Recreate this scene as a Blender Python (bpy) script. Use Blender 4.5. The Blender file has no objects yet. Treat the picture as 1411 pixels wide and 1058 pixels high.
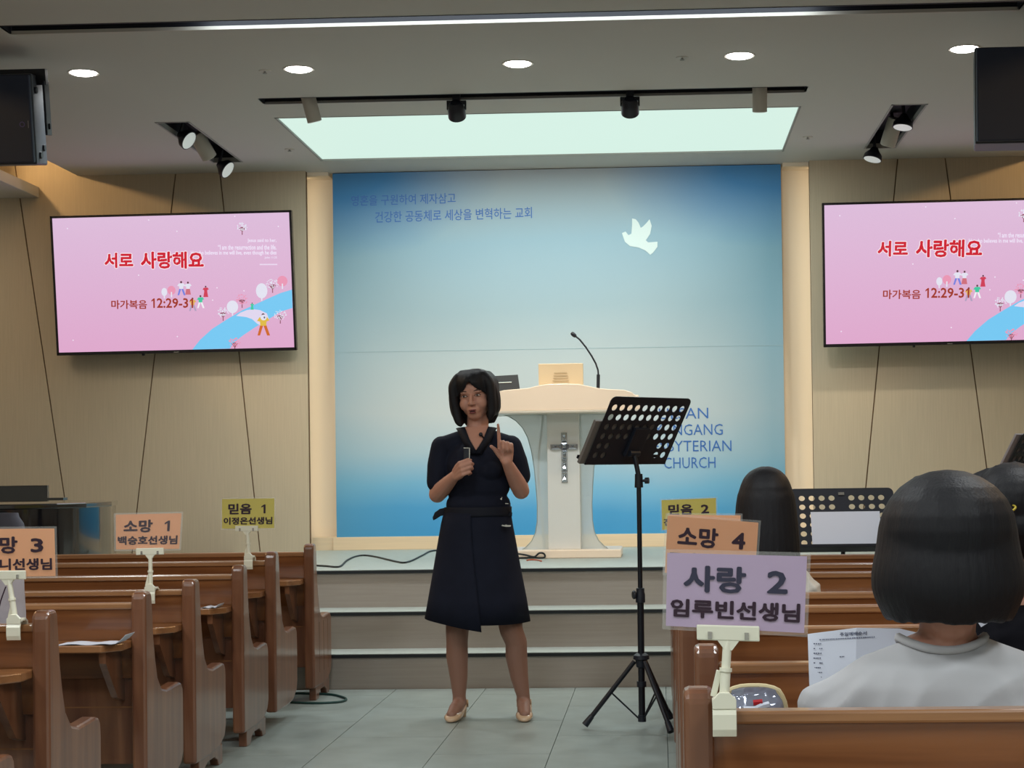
import bpy, bmesh, math, random
from mathutils import Vector, Matrix, Euler
random.seed(7)
sc = bpy.context.scene
COL = sc.collection
R = math.radians

# ---------------------------------------------------------------- camera
F_PX = 2400.0
H = 1.12
VPX, VPY = 908.0, 650.0
cam_data = bpy.data.cameras.new('camera')
cam = bpy.data.objects.new('camera', cam_data)
COL.objects.link(cam)
cam.location = (0, 0, H)
ROT = Matrix.Rotation(R(2.34), 3, 'Z') @ Matrix.Rotation(R(90 + .7), 3, 'X') @ Matrix.Rotation(-.0135, 3, 'Z')
cam.rotation_euler = ROT.to_euler()
cam_data.sensor_fit = 'HORIZONTAL'
cam_data.sensor_width = 36
cam_data.lens = 36 * F_PX / 1411
_v = ROT.transposed() @ Vector((0, 1, 0))
_ax, _ay = _v.x / -_v.z * F_PX / 1411, _v.y / -_v.z * F_PX / 1411
SHX = _ax - (VPX - 705.5) / 1411
SHY = _ay - (529 - VPY) / 1411
cam_data.shift_x, cam_data.shift_y = SHX, SHY
cam_data.clip_end = 100
sc.camera = cam

def ray(px, py):
    x = ((px - 705.5) / 1411 + SHX) * 1411 / F_PX
    y = ((529 - py) / 1411 + SHY) * 1411 / F_PX
    return ROT @ Vector((x, y, -1))
def P(px, py, D):
    """point of the place seen at a pixel, at distance D down the room"""
    r = ray(px, py)
    return Vector((0, 0, H)) + r * (D / r.y)
def Z(px, py, z):
    """point seen at a pixel on the horizontal plane z"""
    r = ray(px, py)
    return Vector((0, 0, H)) + r * ((z - H) / r.z)

# ---------------------------------------------------------------- world, exposure, room light
sc.view_settings.view_transform = 'Standard'
sc.view_settings.look = 'None'
sc.view_settings.gamma = 1
sc.view_settings.use_curve_mapping = False
sc.view_settings.exposure = 0.0
w = bpy.data.worlds.new('world'); sc.world = w
w.use_nodes = True
w.node_tree.nodes['Background'].inputs[0].default_value = (.5, .55, .6, 1)
w.node_tree.nodes['Background'].inputs[1].default_value = .035
sc.cycles.max_bounces = 8
sc.cycles.diffuse_bounces = 4
sc.cycles.use_denoising = True
sc.cycles.sample_clamp_indirect = 4

def lin(c):
    return tuple(((v / 255) / 12.92 if v / 255 <= .04045 else ((v / 255 + .055) / 1.055) ** 2.4) for v in c)

def area(name, loc, rot, sx, sy, power, col, shape='RECTANGLE', spread=180):
    l = bpy.data.lights.new(name, 'AREA'); l.shape = shape; l.size = sx
    if shape in ('RECTANGLE', 'ELLIPSE'): l.size_y = sy
    l.energy = power; l.color = col; l.spread = R(spread)
    o = bpy.data.objects.new(name, l); COL.objects.link(o); o.location = loc; o.rotation_euler = rot
    return o
def spot(name, loc, target, power, col, angle=40, blend=.6, rad=.04):
    l = bpy.data.lights.new(name, 'SPOT'); l.energy = power; l.color = col
    l.spot_size = R(angle); l.spot_blend = blend; l.shadow_soft_size = rad
    o = bpy.data.objects.new(name, l); COL.objects.link(o); o.location = loc
    o.rotation_euler = (Vector(target) - Vector(loc)).to_track_quat('-Z', 'Y').to_euler()
    return o
CEIL = 3.28
WARM = (1, .62, .30); NEUT = (.93, .98, 1); COOL = (.86, .95, 1)
# lamps of the rest of the hall, behind and beside the frame (flush ceiling panels over the pews)
for yy in (-1.2, 1.6, 4.4):
    for xx in (-3.4, -1.0, 1.6):
        area('hall_lamp', (xx, yy, CEIL - .03), (0, 0, 0), .6, .6, 36, NEUT, spread=170)
area('stage_panel_lamp', (-.70, 11.1, CEIL - .035), (0, 0, 0), 3.0, 1.35, 30, (.86, 1, .95))
# hidden warm strips of the two ceiling coves and of the stage recess
area('cove_lamp_left', (-4.56, 7.9, 3.42), (0, R(-68), 0), .05, 8.2, 46, (1, .62, .28))
area('cove_lamp_right', (3.14, 7.9, 3.42), (0, R(68), 0), .05, 8.2, 46, (1, .62, .28))
area('added_fill_left', (-5.0, 10.7, 3.12), (0, 0, 0), .5, 1.2, 15, (1, .80, .58))  # added light without a fitting, brightens the left end of the wall
area('added_fill_right', (3.7, 10.7, 3.12), (0, 0, 0), .5, 1.2, 15, (1, .80, .58))  # the same added light mirrored to the right, no fitting either
area('recess_lamp_left', (-2.50, 12.34, 1.95), (R(90), 0, R(-50)), .03, 2.6, 1.0, (1, .76, .46))
area('recess_lamp_right', (1.10, 12.34, 1.95), (R(90), 0, R(50)), .03, 2.6, 1.0, (1, .76, .46))

# ---------------------------------------------------------------- materials
def mat(name, col, rough=.5, metal=0, spec=.5, coat=0, emis=None, es=0, trans=0, noise=0, nscale=8, bump=0, bscale=60,
        alpha=1, stretch=(1, 1, 1), sss=0, ior=1.45):
    m = bpy.data.materials.new(name); m.use_nodes = True
    nt = m.node_tree; b = nt.nodes['Principled BSDF']
    c = lin(col) if max(col) > 1 else col
    b.inputs['Base Color'].default_value = (*c, 1)
    b.inputs['Roughness'].default_value = rough; b.inputs['Metallic'].default_value = metal
    b.inputs['Specular IOR Level'].default_value = spec; b.inputs['Coat Weight'].default_value = coat
    b.inputs['Coat Roughness'].default_value = .15
    b.inputs['IOR'].default_value = ior
    b.inputs['Transmission Weight'].default_value = trans; b.inputs['Alpha'].default_value = alpha
    if sss:
        b.inputs['Subsurface Weight'].default_value = sss; b.inputs['Subsurface Radius'].default_value = (.02, .008, .004)
    if emis:
        e = lin(emis) if max(emis) > 1 else emis
        b.inputs['Emission Color'].default_value = (*e, 1); b.inputs['Emission Strength'].default_value = es
    if noise or bump:
        tc = nt.nodes.new('ShaderNodeTexCoord'); mp = nt.nodes.new('ShaderNodeMapping')
        mp.inputs['Scale'].default_value = stretch
        nt.links.new(tc.outputs['Object'], mp.inputs[0])
    if noise:
        n = nt.nodes.new('ShaderNodeTexNoise'); n.inputs['Scale'].default_value = nscale; n.inputs['Detail'].default_value = 6
        nt.links.new(mp.outputs[0], n.inputs[0])
        r = nt.nodes.new('ShaderNodeValToRGB')
        r.color_ramp.elements[0].position = .3; r.color_ramp.elements[1].position = .7
        r.color_ramp.elements[0].color = (*[v * (1 - noise) for v in c], 1)
        r.color_ramp.elements[1].color = (*[min(1, v * (1 + noise)) for v in c], 1)
        nt.links.new(n.outputs[0], r.inputs[0]); nt.links.new(r.outputs[0], b.inputs['Base Color'])
    if bump:
        n2 = nt.nodes.new('ShaderNodeTexNoise'); n2.inputs['Scale'].default_value = bscale; n2.inputs['Detail'].default_value = 4
        nt.links.new(mp.outputs[0], n2.inputs[0])
        bp = nt.nodes.new('ShaderNodeBump'); bp.inputs['Strength'].default_value = bump; bp.inputs['Distance'].default_value = .01
        nt.links.new(n2.outputs[0], bp.inputs['Height']); nt.links.new(bp.outputs[0], b.inputs['Normal'])
    return m

def wood(name, c1, c2, axis, rough=.28, coat=.5):
    """grain runs along axis (0 x, 1 y, 2 z)"""
    m = bpy.data.materials.new(name); m.use_nodes = True
    nt = m.node_tree; b = nt.nodes['Principled BSDF']
    tc = nt.nodes.new('ShaderNodeTexCoord'); mp = nt.nodes.new('ShaderNodeMapping')
    s = [14, 14, 14]; s[axis] = .9
    mp.inputs['Scale'].default_value = s
    nt.links.new(tc.outputs['Object'], mp.inputs[0])
    n = nt.nodes.new('ShaderNodeTexNoise'); n.inputs['Scale'].default_value = 1.6; n.inputs['Detail'].default_value = 8
    n.inputs['Distortion'].default_value = .6
    nt.links.new(mp.outputs[0], n.inputs[0])
    r = nt.nodes.new('ShaderNodeValToRGB')
    r.color_ramp.elements[0].position = .33; r.color_ramp.elements[1].position = .68
    r.color_ramp.elements[0].color = (*lin(c1), 1); r.color_ramp.elements[1].color = (*lin(c2), 1)
    nt.links.new(n.outputs[0], r.inputs[0]); nt.links.new(r.outputs[0], b.inputs['Base Color'])
    b.inputs['Roughness'].default_value = rough; b.inputs['Coat Weight'].default_value = coat
    b.inputs['Coat Roughness'].default_value = .12
    bp = nt.nodes.new('ShaderNodeBump'); bp.inputs['Strength'].default_value = .06; bp.inputs['Distance'].default_value = .003
    nt.links.new(n.outputs[0], bp.inputs['Height']); nt.links.new(bp.outputs[0], b.inputs['Normal'])
    return m

M = {}
M['ceiling'] = mat('ceiling_paint', (198, 196, 190), .85, spec=.2)
M['wall'] = mat('wall_laminate', (192, 179, 156), .55, spec=.3, noise=.05, nscale=5, stretch=(22, 22, .7))
M['wall_dark'] = mat('wall_groove', (112, 88, 64), .8)
M['plaster'] = mat('plaster', (206, 198, 184), .8)
M['strip'] = mat('recess_paint', (226, 214, 194), .6)
M['base'] = mat('baseboard_wood', (226, 204, 172), .5, noise=.04, nscale=4, stretch=(.6, 6, 20))
M['vinyl'] = mat('floor_vinyl', (140, 150, 146), .38, spec=.4, noise=.09, nscale=7, bump=.04, bscale=90)
M['joint'] = mat('floor_joint', (128, 137, 134), .7)
M['tread'] = mat('stage_vinyl', (164, 173, 168), .5, noise=.06, nscale=20)
M['riser'] = mat('riser_laminate', (164, 156, 147), .6, noise=.05, nscale=6, stretch=(.5, 3, 14))
M['nosing'] = mat('nosing_metal', (120, 130, 132), .35, metal=.8)
M['nosing_dark'] = mat('nosing_shadow', (28, 34, 38), .6)
M['black'] = mat('black_plastic', (28, 32, 42), .42)
M['blackmetal'] = mat('black_metal', (26, 29, 37), .38, metal=.2)
M['trackpaint'] = mat('slot_black', (16, 18, 28), .6)
M['reveal'] = mat('slot_reveal', (150, 150, 146), .6)
M['whitelamp'] = mat('lamp_white', (190, 186, 176), .5)
M['panel'] = mat('light_panel', (24, 28, 26), .6, emis=(213, 239, 227), es=1.0, spec=.1)
M['down'] = mat('downlight_lens', (255, 255, 255), .5, emis=(255, 250, 246), es=14)
M['spotlens'] = mat('spot_lens', (210, 214, 210), .3, emis=(190, 196, 192), es=.55)
M['led'] = mat('led_bar', (255, 255, 255), .5, emis=(235, 245, 255), es=6)
M['pew_end'] = wood('pew_end_wood', (100, 62, 44), (130, 88, 62), 2)
M['pew_back'] = wood('pew_back_wood', (104, 60, 30), (142, 92, 54), 0)
M['pew_seat'] = wood('pew_seat_wood', (120, 78, 46), (150, 104, 66), 0)
M['pew_rail'] = wood('pew_rail_wood', (134, 92, 58), (172, 126, 84), 0)
M['clip'] = mat('clip_plastic', (226, 224, 204), .35, coat=.3)
M['sleeve'] = mat('clear_sleeve', (225, 225, 220), .12, alpha=.12, coat=.5)
M['purple'] = mat('card_purple', (178, 154, 186), .35, coat=.3)
M['orange'] = mat('card_orange', (230, 160, 108), .35, coat=.3)
M['yellow'] = mat('card_yellow', (210, 196, 72), .35, coat=.3)
M['ink'] = mat('card_ink_navy', (52, 52, 72), .5)
M['ink2'] = mat('card_ink_plum', (48, 28, 44), .5)
M['paper'] = mat('paper', (206, 212, 226), .7)
M['paperink'] = mat('paper_ink', (80, 86, 110), .7)
M['pulpit'] = mat('pulpit_cream', (252, 232, 208), .35, coat=.3)
M['pulpit_col'] = mat('pulpit_white', (222, 224, 220), .4)
M['acrylic'] = mat('frosted_acrylic', (216, 226, 226), .35, alpha=.62, coat=.3)
M['acrylic_edge'] = mat('acrylic_edge', (150, 165, 165), .3)
M['crystal'] = mat('crystal', (190, 196, 204), .06, metal=.9)
M['monitor_back'] = mat('monitor_back', (226, 206, 172), .4)
M['bezel'] = mat('screen_bezel', (18, 12, 20), .25, coat=.4)
M['pianoblack'] = mat('piano_lacquer', (8, 9, 14), .06, coat=1)
M['skin'] = mat('skin', (192, 142, 122), .5, sss=.08, noise=.05, nscale=14)
M['skin_leg'] = mat('shaded_legs', (140, 104, 88), .5, sss=.05)  # darker skin tone: leg shade put into the colour
M['hair'] = mat('hair_black', (22, 22, 26), .55, spec=.3, bump=.16, bscale=34, stretch=(6, 6, .35))
M['hairtop'] = M['hair']
M['navy'] = mat('dress_navy', (26, 30, 44), .85, spec=.2, noise=.12, nscale=10, bump=.12, bscale=30)
M['navy2'] = mat('dress_navy_trim', (20, 23, 34), .7, spec=.3)
M['tee'] = mat('tshirt_white', (172, 173, 176), .9, spec=.15, bump=.55, bscale=5, stretch=(1.2, 1, .6))
M['darkcloth'] = mat('dark_clothes', (18, 18, 24), .9, spec=.15, bump=.3, bscale=8)
M['shoe'] = mat('shoe_patent_beige', (196, 168, 138), .22, coat=.6)
M['lip'] = mat('lips', (132, 72, 72), .4)
M['eyewhite'] = mat('eye_white', (200, 190, 184), .3)
M['iris'] = mat('iris', (20, 14, 12), .2)
M['brow'] = mat('eyebrow', (58, 44, 38), .8)
M['silver'] = mat('silver', (200, 200, 196), .25, metal=.9)
M['cable'] = mat('cable_black', (24, 30, 32), .5)
M['cable_green'] = mat('cable_green', (28, 66, 62), .5)
M['orangecable'] = mat('cable_orange', (190, 84, 40), .5)

def mural():
    m = bpy.data.materials.new('mural_print'); m.use_nodes = True
    nt = m.node_tree; b = nt.nodes['Principled BSDF']; L = nt.links.new
    b.inputs['Roughness'].default_value = .55; b.inputs['Specular IOR Level'].default_value = .25
    tc = nt.nodes.new('ShaderNodeTexCoord'); sp = nt.nodes.new('ShaderNodeSeparateXYZ')
    L(tc.outputs['Generated'], sp.inputs[0])
    n = nt.nodes.new('ShaderNodeTexNoise'); n.inputs['Scale'].default_value = 2.2; n.inputs['Detail'].default_value = 3
    L(tc.outputs['Generated'], n.inputs[0])
    def math_(op, a, bb):
        q = nt.nodes.new('ShaderNodeMath'); q.operation = op
        for i, v in enumerate((a, bb)):
            if isinstance(v, (int, float)): q.inputs[i].default_value = v
            else: L(v, q.inputs[i])
        return q.outputs[0]
    dn = math_('MULTIPLY', math_('SUBTRACT', n.outputs[0], .5), .10)
    # distance from the middle: the printed sky darkens to its corners at the top
    ax = math_('ABSOLUTE', math_('SUBTRACT', sp.outputs[0], .46), 0)
    t = math_('ADD', sp.outputs[2], dn)
    r = nt.nodes.new('ShaderNodeValToRGB'); e = r.color_ramp.elements
    stops = [(0, (64, 150, 206)), (.07, (78, 158, 210)), (.14, (122, 182, 216)), (.23, (178, 202, 214)), (.34, (200, 208, 210)), (.46, (190, 202, 206)),
             (.62, (164, 186, 196)), (.80, (152, 182, 198)), (.93, (160, 178, 188)), (1.0, (160, 172, 180))]
    e[0].position = 0; e[0].color = (*lin(stops[0][1]), 1); e[1].position = 1; e[1].color = (*lin((160, 172, 180)), 1)
    for p, c in stops[1:-1]:
        q = e.new(p); q.color = (*lin(c), 1)
    sc2 = math_('MULTIPLY', t, 1 / 1.0); L(sc2, r.inputs[0])
    # teal towards both sides, deep blue patches printed in the two upper corners
    side = nt.nodes.new('ShaderNodeMath'); side.operation = 'POWER'; side.use_clamp = True
    L(math_('MULTIPLY', ax, 1.95), side.inputs[0]); side.inputs[1].default_value = 3.0
    m0 = nt.nodes.new('ShaderNodeMix'); m0.data_type = 'RGBA'
    L(math_('MULTIPLY', side.outputs[0], .62), m0.inputs[0]); L(r.outputs[0], m0.inputs[6]); m0.inputs[7].default_value = (*lin((92, 150, 176)), 1)
    def corner(u, ku, kv):
        a = math_('MULTIPLY', u, ku); c = math_('MULTIPLY', math_('SUBTRACT', 1.0, sp.outputs[2]), kv)
        d = math_('POWER', math_('ADD', math_('MULTIPLY', a, a), math_('MULTIPLY', c, c)), .5)
        return math_('SUBTRACT', 1.15, math_('ADD', d, math_('MULTIPLY', dn, 6)))
    k = math_('MAXIMUM', corner(sp.outputs[0], 2.9, 5.0), corner(math_('SUBTRACT', 1.0, sp.outputs[0]), 2.9, 5.2))
    q = nt.nodes.new('ShaderNodeMath'); q.operation = 'MULTIPLY'; q.use_clamp = True; L(k, q.inputs[0]); q.inputs[1].default_value = 1.25
    mx = nt.nodes.new('ShaderNodeMix'); mx.data_type = 'RGBA'
    L(q.outputs[0], mx.inputs[0]); L(m0.outputs[2], mx.inputs[6]); mx.inputs[7].default_value = (*lin((66, 130, 184)), 1)
    L(mx.outputs[2], b.inputs['Base Color'])
    return m
M['mural'] = mural()
M['mural_ink'] = mat('mural_ink', (56, 108, 182), .5)
M['mural_dove'] = mat('mural_dove', (216, 232, 232), .5)
M['seam'] = mat('mural_seam', (150, 178, 188), .5)

# ---------------------------------------------------------------- mesh kit
class MB:
    def __init__(s): s.v = []; s.f = []
    def add(s, vs, fs):
        o = len(s.v); s.v += [Vector(v) for v in vs]; s.f += [tuple(i + o for i in f) for f in fs]; return s
    def box(s, a, b):
        x0, y0, z0 = (min(a[i], b[i]) for i in range(3)); x1, y1, z1 = (max(a[i], b[i]) for i in range(3))
        return s.add([(x0,y0,z0),(x1,y0,z0),(x1,y1,z0),(x0,y1,z0),(x0,y0,z1),(x1,y0,z1),(x1,y1,z1),(x0,y1,z1)],
                     [(0,3,2,1),(4,5,6,7),(0,1,5,4),(1,2,6,5),(2,3,7,6),(3,0,4,7)])
    def obox(s, c, ux, uy, uz, hx, hy, hz):
        c = Vector(c); ux, uy, uz = Vector(ux).normalized() * hx, Vector(uy).normalized() * hy, Vector(uz).normalized() * hz
        vs = [c + a * ux + b * uy + d * uz for d in (-1, 1) for a, b in ((-1,-1),(1,-1),(1,1),(-1,1))]
        return s.add(vs, [(0,3,2,1),(4,5,6,7),(0,1,5,4),(1,2,6,5),(2,3,7,6),(3,0,4,7)])
    def prism(s, pts, f0, f1):
        """pts 2d; f0, f1 map a 2d point to 3d on either face"""
        n = len(pts); vs = [f0(*p) for p in pts] + [f1(*p) for p in pts]
        fs = [tuple(range(n - 1, -1, -1)), tuple(range(n, 2 * n))] + [(i, (i + 1) % n, n + (i + 1) % n, n + i) for i in range(n)]
        return s.add(vs, fs)
    def cyl(s, p0, p1, r0, r1=None, n=14, caps=True):
        p0, p1 = Vector(p0), Vector(p1); r1 = r0 if r1 is None else r1
        d = (p1 - p0).normalized(); a = d.orthogonal().normalized(); b = d.cross(a)
        vs = []
        for p, r in ((p0, r0), (p1, r1)):
            for i in range(n):
                t = 2 * math.pi * i / n; vs.append(p + a * (r * math.cos(t)) + b * (r * math.sin(t)))
        fs = [(i, (i + 1) % n, n + (i + 1) % n, n + i) for i in range(n)]
        if caps: fs += [tuple(range(n - 1, -1, -1)), tuple(range(n, 2 * n))]
        return s.add(vs, fs)
    def tube(s, pts, r, n=8):
        pts = [Vector(p) for p in pts]; rs = r if isinstance(r, (list, tuple)) else [r] * len(pts)
        vs = []; a = None
        for i, p in enumerate(pts):
            d = (pts[min(i + 1, len(pts) - 1)] - pts[max(i - 1, 0)]).normalized()
            a = d.orthogonal().normalized() if a is None else (a - d * a.dot(d)).normalized()
            b = d.cross(a)
            for k in range(n):
                t = 2 * math.pi * k / n; vs.append(p + a * (rs[i] * math.cos(t)) + b * (rs[i] * math.sin(t)))
        fs = []
        for i in range(len(pts) - 1):
            for k in range(n):
                q = (k + 1) % n; fs.append((i * n + k, i * n + q, (i + 1) * n + q, (i + 1) * n + k))
        m = (len(pts) - 1) * n
        fs += [tuple(range(n - 1, -1, -1)), tuple(range(m, m + n))]
        return s.add(vs, fs)
    def rings(s, rings, close=True):
        """rings: lists of equal length of points"""
        n = len(rings[0]); vs = [p for r in rings for p in r]; fs = []
        for i in range(len(rings) - 1):
            for k in range(n):
                q = (k + 1) % n; fs.append((i * n + k, i * n + q, (i + 1) * n + q, (i + 1) * n + k))
        if close: fs += [tuple(range(n - 1, -1, -1)), tuple(range((len(rings) - 1) * n, len(rings) * n))]
        return s.add(vs, fs)
    def lathe(s, prof, c=(0, 0, 0), axis=(0, 0, 1), n=20):
        ax = Vector(axis).normalized(); a = ax.orthogonal().normalized(); b = ax.cross(a); c = Vector(c)
        return s.rings([[c + ax * h + (a * math.cos(2*math.pi*k/n) + b * math.sin(2*math.pi*k/n)) * max(r, 1e-5) for k in range(n)] for r, h in prof])
    def ball(s, c, r, n=14, m=8):
        c = Vector(c); r = Vector(r) if not isinstance(r, (int, float)) else Vector((r, r, r))
        rings = []
        for i in range(m + 1):
            ph = math.pi * i / m; q = max(math.sin(ph), .001)
            rings.append([c + Vector((r.x * q * math.cos(2*math.pi*k/n), r.y * q * math.sin(2*math.pi*k/n), -r.z * math.cos(ph))) for k in range(n)])
        return s.rings(rings)

def root_of(o):
    while o.parent: o = o.parent
    return o
def link_mesh(name, me, m, parent=None, world=True, smooth=False, bevel=0, kind=None):
    o = bpy.data.objects.new(name, me); COL.objects.link(o)
    if m is not None: me.materials.append(m)
    if parent is not None:
        o.parent = parent
    if smooth:
        for p in me.polygons: p.use_smooth = True
        if smooth != 'all': me.set_sharp_from_angle(angle=R(40))
    if bevel:
        b = o.modifiers.new('bevel', 'BEVEL'); b.width = bevel; b.segments = 2; b.limit_method = 'ANGLE'; b.angle_limit = R(35)
    if kind: o['kind'] = kind
    return o
def obj(name, mb, m, parent=None, world=True, smooth=False, bevel=0, kind=None, label=None):
    off = Vector((0, 0, 0))
    if parent is not None and world: off = root_of(parent).location
    me = bpy.data.meshes.new(name)
    me.from_pydata([v - off for v in mb.v], [], mb.f); me.update()
    bm = bmesh.new(); bm.from_mesh(me); bmesh.ops.recalc_face_normals(bm, faces=bm.faces); bm.to_mesh(me); bm.free()
    o = link_mesh(name, me, m, parent, world, smooth, bevel, kind)
    if label: o['label'] = label
    return o
def tag(o, label, cat, group=None):
    o['label'] = label; o['category'] = cat
    if group: o['group'] = group
    return o
def thing(name, label, cat, loc=(0, 0, 0), group=None, rotz=0):
    o = bpy.data.objects.new(name, None); COL.objects.link(o); o.location = loc; o.rotation_euler = (0, 0, rotz)
    o.empty_display_size = .1
    return tag(o, label, cat, group)
def struct(name, mb, m, parent=None, **k):
    o = obj(name, mb, m, parent, **k)
    o['kind'] = 'structure'
    return o
def dup_tree(root, loc, label, group=None, rotz=None, scale=None):
    r = root.copy(); COL.objects.link(r); r.location = loc; r['label'] = label
    if rotz is not None: r.rotation_euler = (0, 0, rotz)
    if scale is not None: r.scale = scale
    if group: r['group'] = group
    for ch in root.children:
        c = ch.copy(); COL.objects.link(c); c.parent = r
        for g in ch.children:
            d = g.copy(); COL.objects.link(d); d.parent = c
    return r

_tscene = bpy.data.scenes.new('tmp_text')
_tcache = {}
def text_pts(body, bold=0, spacing=1.0):
    """mesh data (verts 2d, faces) of a line of text, fitted later; bold by copies set round a small circle"""
    key = (body, round(bold, 4), spacing)
    if key in _tcache: return _tcache[key]
    cu = bpy.data.curves.new('t', 'FONT'); cu.body = body; cu.resolution_u = 2
    if bold < 0: cu.offset = bold
    cu.space_character = spacing
    o = bpy.data.objects.new('t', cu); _tscene.collection.objects.link(o)
    vl = _tscene.view_layers[0]; vl.update()
    ev = o.evaluated_get(vl.depsgraph); me = ev.to_mesh()
    v0 = [(v.co.x, v.co.y) for v in me.vertices]; f0 = [tuple(p.vertices) for p in me.polygons]
    ev.to_mesh_clear(); bpy.data.objects.remove(o); bpy.data.curves.remove(cu)
    if bold > 0:
        vs, fs = [], []
        for k in range(8):
            dx, dy = bold * math.cos(k * math.pi / 4), bold * math.sin(k * math.pi / 4); n = len(vs)
            vs += [(x + dx, y + dy) for x, y in v0]; fs += [tuple(i + n for i in f) for f in f0]
        v0, f0 = vs, fs
    _tcache[key] = (v0, f0)
    return _tcache[key]
def add_one(mb, u0, u1, v0, v1, fmap):
    """a plain figure 1: stem and flag"""
    w_ = u1 - u0; h_ = v1 - v0
    mb.add([fmap(u0 + w_ * a, v0 + h_ * b) for a, b in ((.52, 0), (1, 0), (1, 1), (.66, 1), (0, .80), (0, .64), (.52, .78))], [(0, 1, 2, 3, 6), (6, 3, 4, 5)])
def add_text(mb, body, u0, u1, v0, v1, fmap, bold=.02, spacing=1.0):
    """fit text to the rectangle and map (u, v) to 3d by fmap"""
    vs, fs = text_pts(body, bold, spacing)
    if not vs: return
    xa, xb = min(v[0] for v in vs), max(v[0] for v in vs); ya, yb = min(v[1] for v in vs), max(v[1] for v in vs)
    n8 = max(1, len(vs) // 8) if bold > 0 else len(vs) + 1
    mb.add([fmap(u0 + (x - xa) / (xb - xa) * (u1 - u0), v0 + (y - ya) / (yb - ya) * (v1 - v0)) - Vector((0, .00010 * (i // n8), 0)) for i, (x, y) in enumerate(vs)], fs)
def flat(name, mb, m, parent, **k):
    """lettering etc.: keeps normals as laid out"""
    return obj(name, mb, m, parent, **k)
# ================================================================ THE SETTING
WY = 12.20           # front of the side walls
STZ = .594           # stage height
XL, XR, YB = -6.2, 4.8, -3.0
# floor: vinyl tiles in courses
fb = MB().box((XL, YB, -.10), (XR, 12.6, -.008))
floor = struct('floor', fb, M['joint'])
TW, TL = .47, .94
tile = None
for i in range(-4, 4):
    x0 = .02 + i * TW
    for j in range(9):
        y0 = 3.2 + j * TL + (TL / 2 if i % 2 else 0)
        if y0 > 9.4: continue
        if tile is None:
            tile = obj('floor_tile', MB().box((.0015, .0015, -.008), (TW - .0015, TL - .0015, 0)), M['vinyl'], floor, world=False)
            t = tile
        else:
            t = tile.copy(); COL.objects.link(t)
        t.location = (x0, y0, 0)
s_ = MB()
s_.box((XL, YB, -.008), (.02 - 4 * TW, 12.6, 0)); s_.box((.02 + 4 * TW, YB, -.008), (XR, 12.6, 0))
s_.box((.02 - 4 * TW, YB, -.008), (.02 + 4 * TW, 3.2, 0))
o = obj('floor_covering', s_, M['vinyl'], floor); o['kind'] = 'stuff'

# ceiling with its openings
def crect(p, q):
    a, b = Z(*p, CEIL), Z(*q, CEIL); return [min(a.x, b.x), min(a.y, b.y), max(a.x, b.x), max(a.y, b.y)]
pan = [-2.28, 10.40, .862, 11.84]
_a, _b, _c, _d = Z(378, 163, CEIL), Z(1104, 146, CEIL), Z(443, 222, CEIL), Z(1080.5, 208, CEIL)
pan = [(_a.x + _c.x) / 2, (_a.y + _b.y) / 2, (_b.x + _d.x) / 2, (_c.y + _d.y) / 2]
_a, _b = Z(357, 136, CEIL), Z(1110, 119, CEIL); _c, _d = Z(366, 143.5, CEIL), Z(1110, 126.5, CEIL)
trk = [(_a.x + _c.x) / 2, (_a.y + _b.y) / 2, (_b.x + _d.x) / 2, (_c.y + _d.y) / 2]
_a, _b = Z(0, 36, CEIL), Z(1411, 2, CEIL); _c, _d = Z(10, 48, CEIL), Z(1400, 12, CEIL)
slot = [_a.x, (_a.y + _b.y) / 2, _b.x, (_c.y + _d.y) / 2]
_a, _b, _c, _d = Z(211, 168.5, CEIL), Z(259, 167, CEIL), Z(295, 224, CEIL), Z(336, 223, CEIL)
tl = [_a.x, _a.y, _b.x, _d.y]; tl[0] = (_a.x + _c.x) / 2; tl[2] = (_b.x + _d.x) / 2
_a, _b, _c, _d = Z(1229, 144, CEIL), Z(1278.5, 143.5, CEIL), Z(1190, 204.5, CEIL), Z(1235, 203, CEIL)
tr = [(_a.x + _c.x) / 2, _a.y, (_b.x + _d.x) / 2, _c.y]
GL = [-4.38, 3.0, -4.10, WY + .0]; GR = [2.68, 3.0, 2.96, WY + .0]
holes = [pan, trk, slot, tl, tr, GL, GR]
xs = sorted({GL[0], GR[2]} | {h[i] for h in holes for i in (0, 2)}); ys = sorted({YB, 12.6} | {h[i] for h in holes for i in (1, 3)})
cb = MB()
for i in range(len(xs) - 1):
    for j in range(len(ys) - 1):
        cx, cy = (xs[i] + xs[i+1]) / 2, (ys[j] + ys[j+1]) / 2
        if any(h[0] < cx < h[2] and h[1] < cy < h[3] for h in holes): continue
        cb.add([(xs[i], ys[j], CEIL), (xs[i+1], ys[j], CEIL), (xs[i+1], ys[j+1], CEIL), (xs[i], ys[j+1], CEIL)], [(0, 3, 2, 1)])
me = bpy.data.meshes.new('ceiling'); me.from_pydata(cb.v, [], cb.f)
bm = bmesh.new(); bm.from_mesh(me); bmesh.ops.remove_doubles(bm, verts=bm.verts, dist=1e-5)
bmesh.ops.recalc_face_normals(bm, faces=bm.faces)
for f in bm.faces:
    if f.normal.z > 0: f.normal_flip()
bm.to_mesh(me); bm.free()
ceiling = link_mesh('ceiling', me, M['ceiling']); ceiling['kind'] = 'structure'
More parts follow.
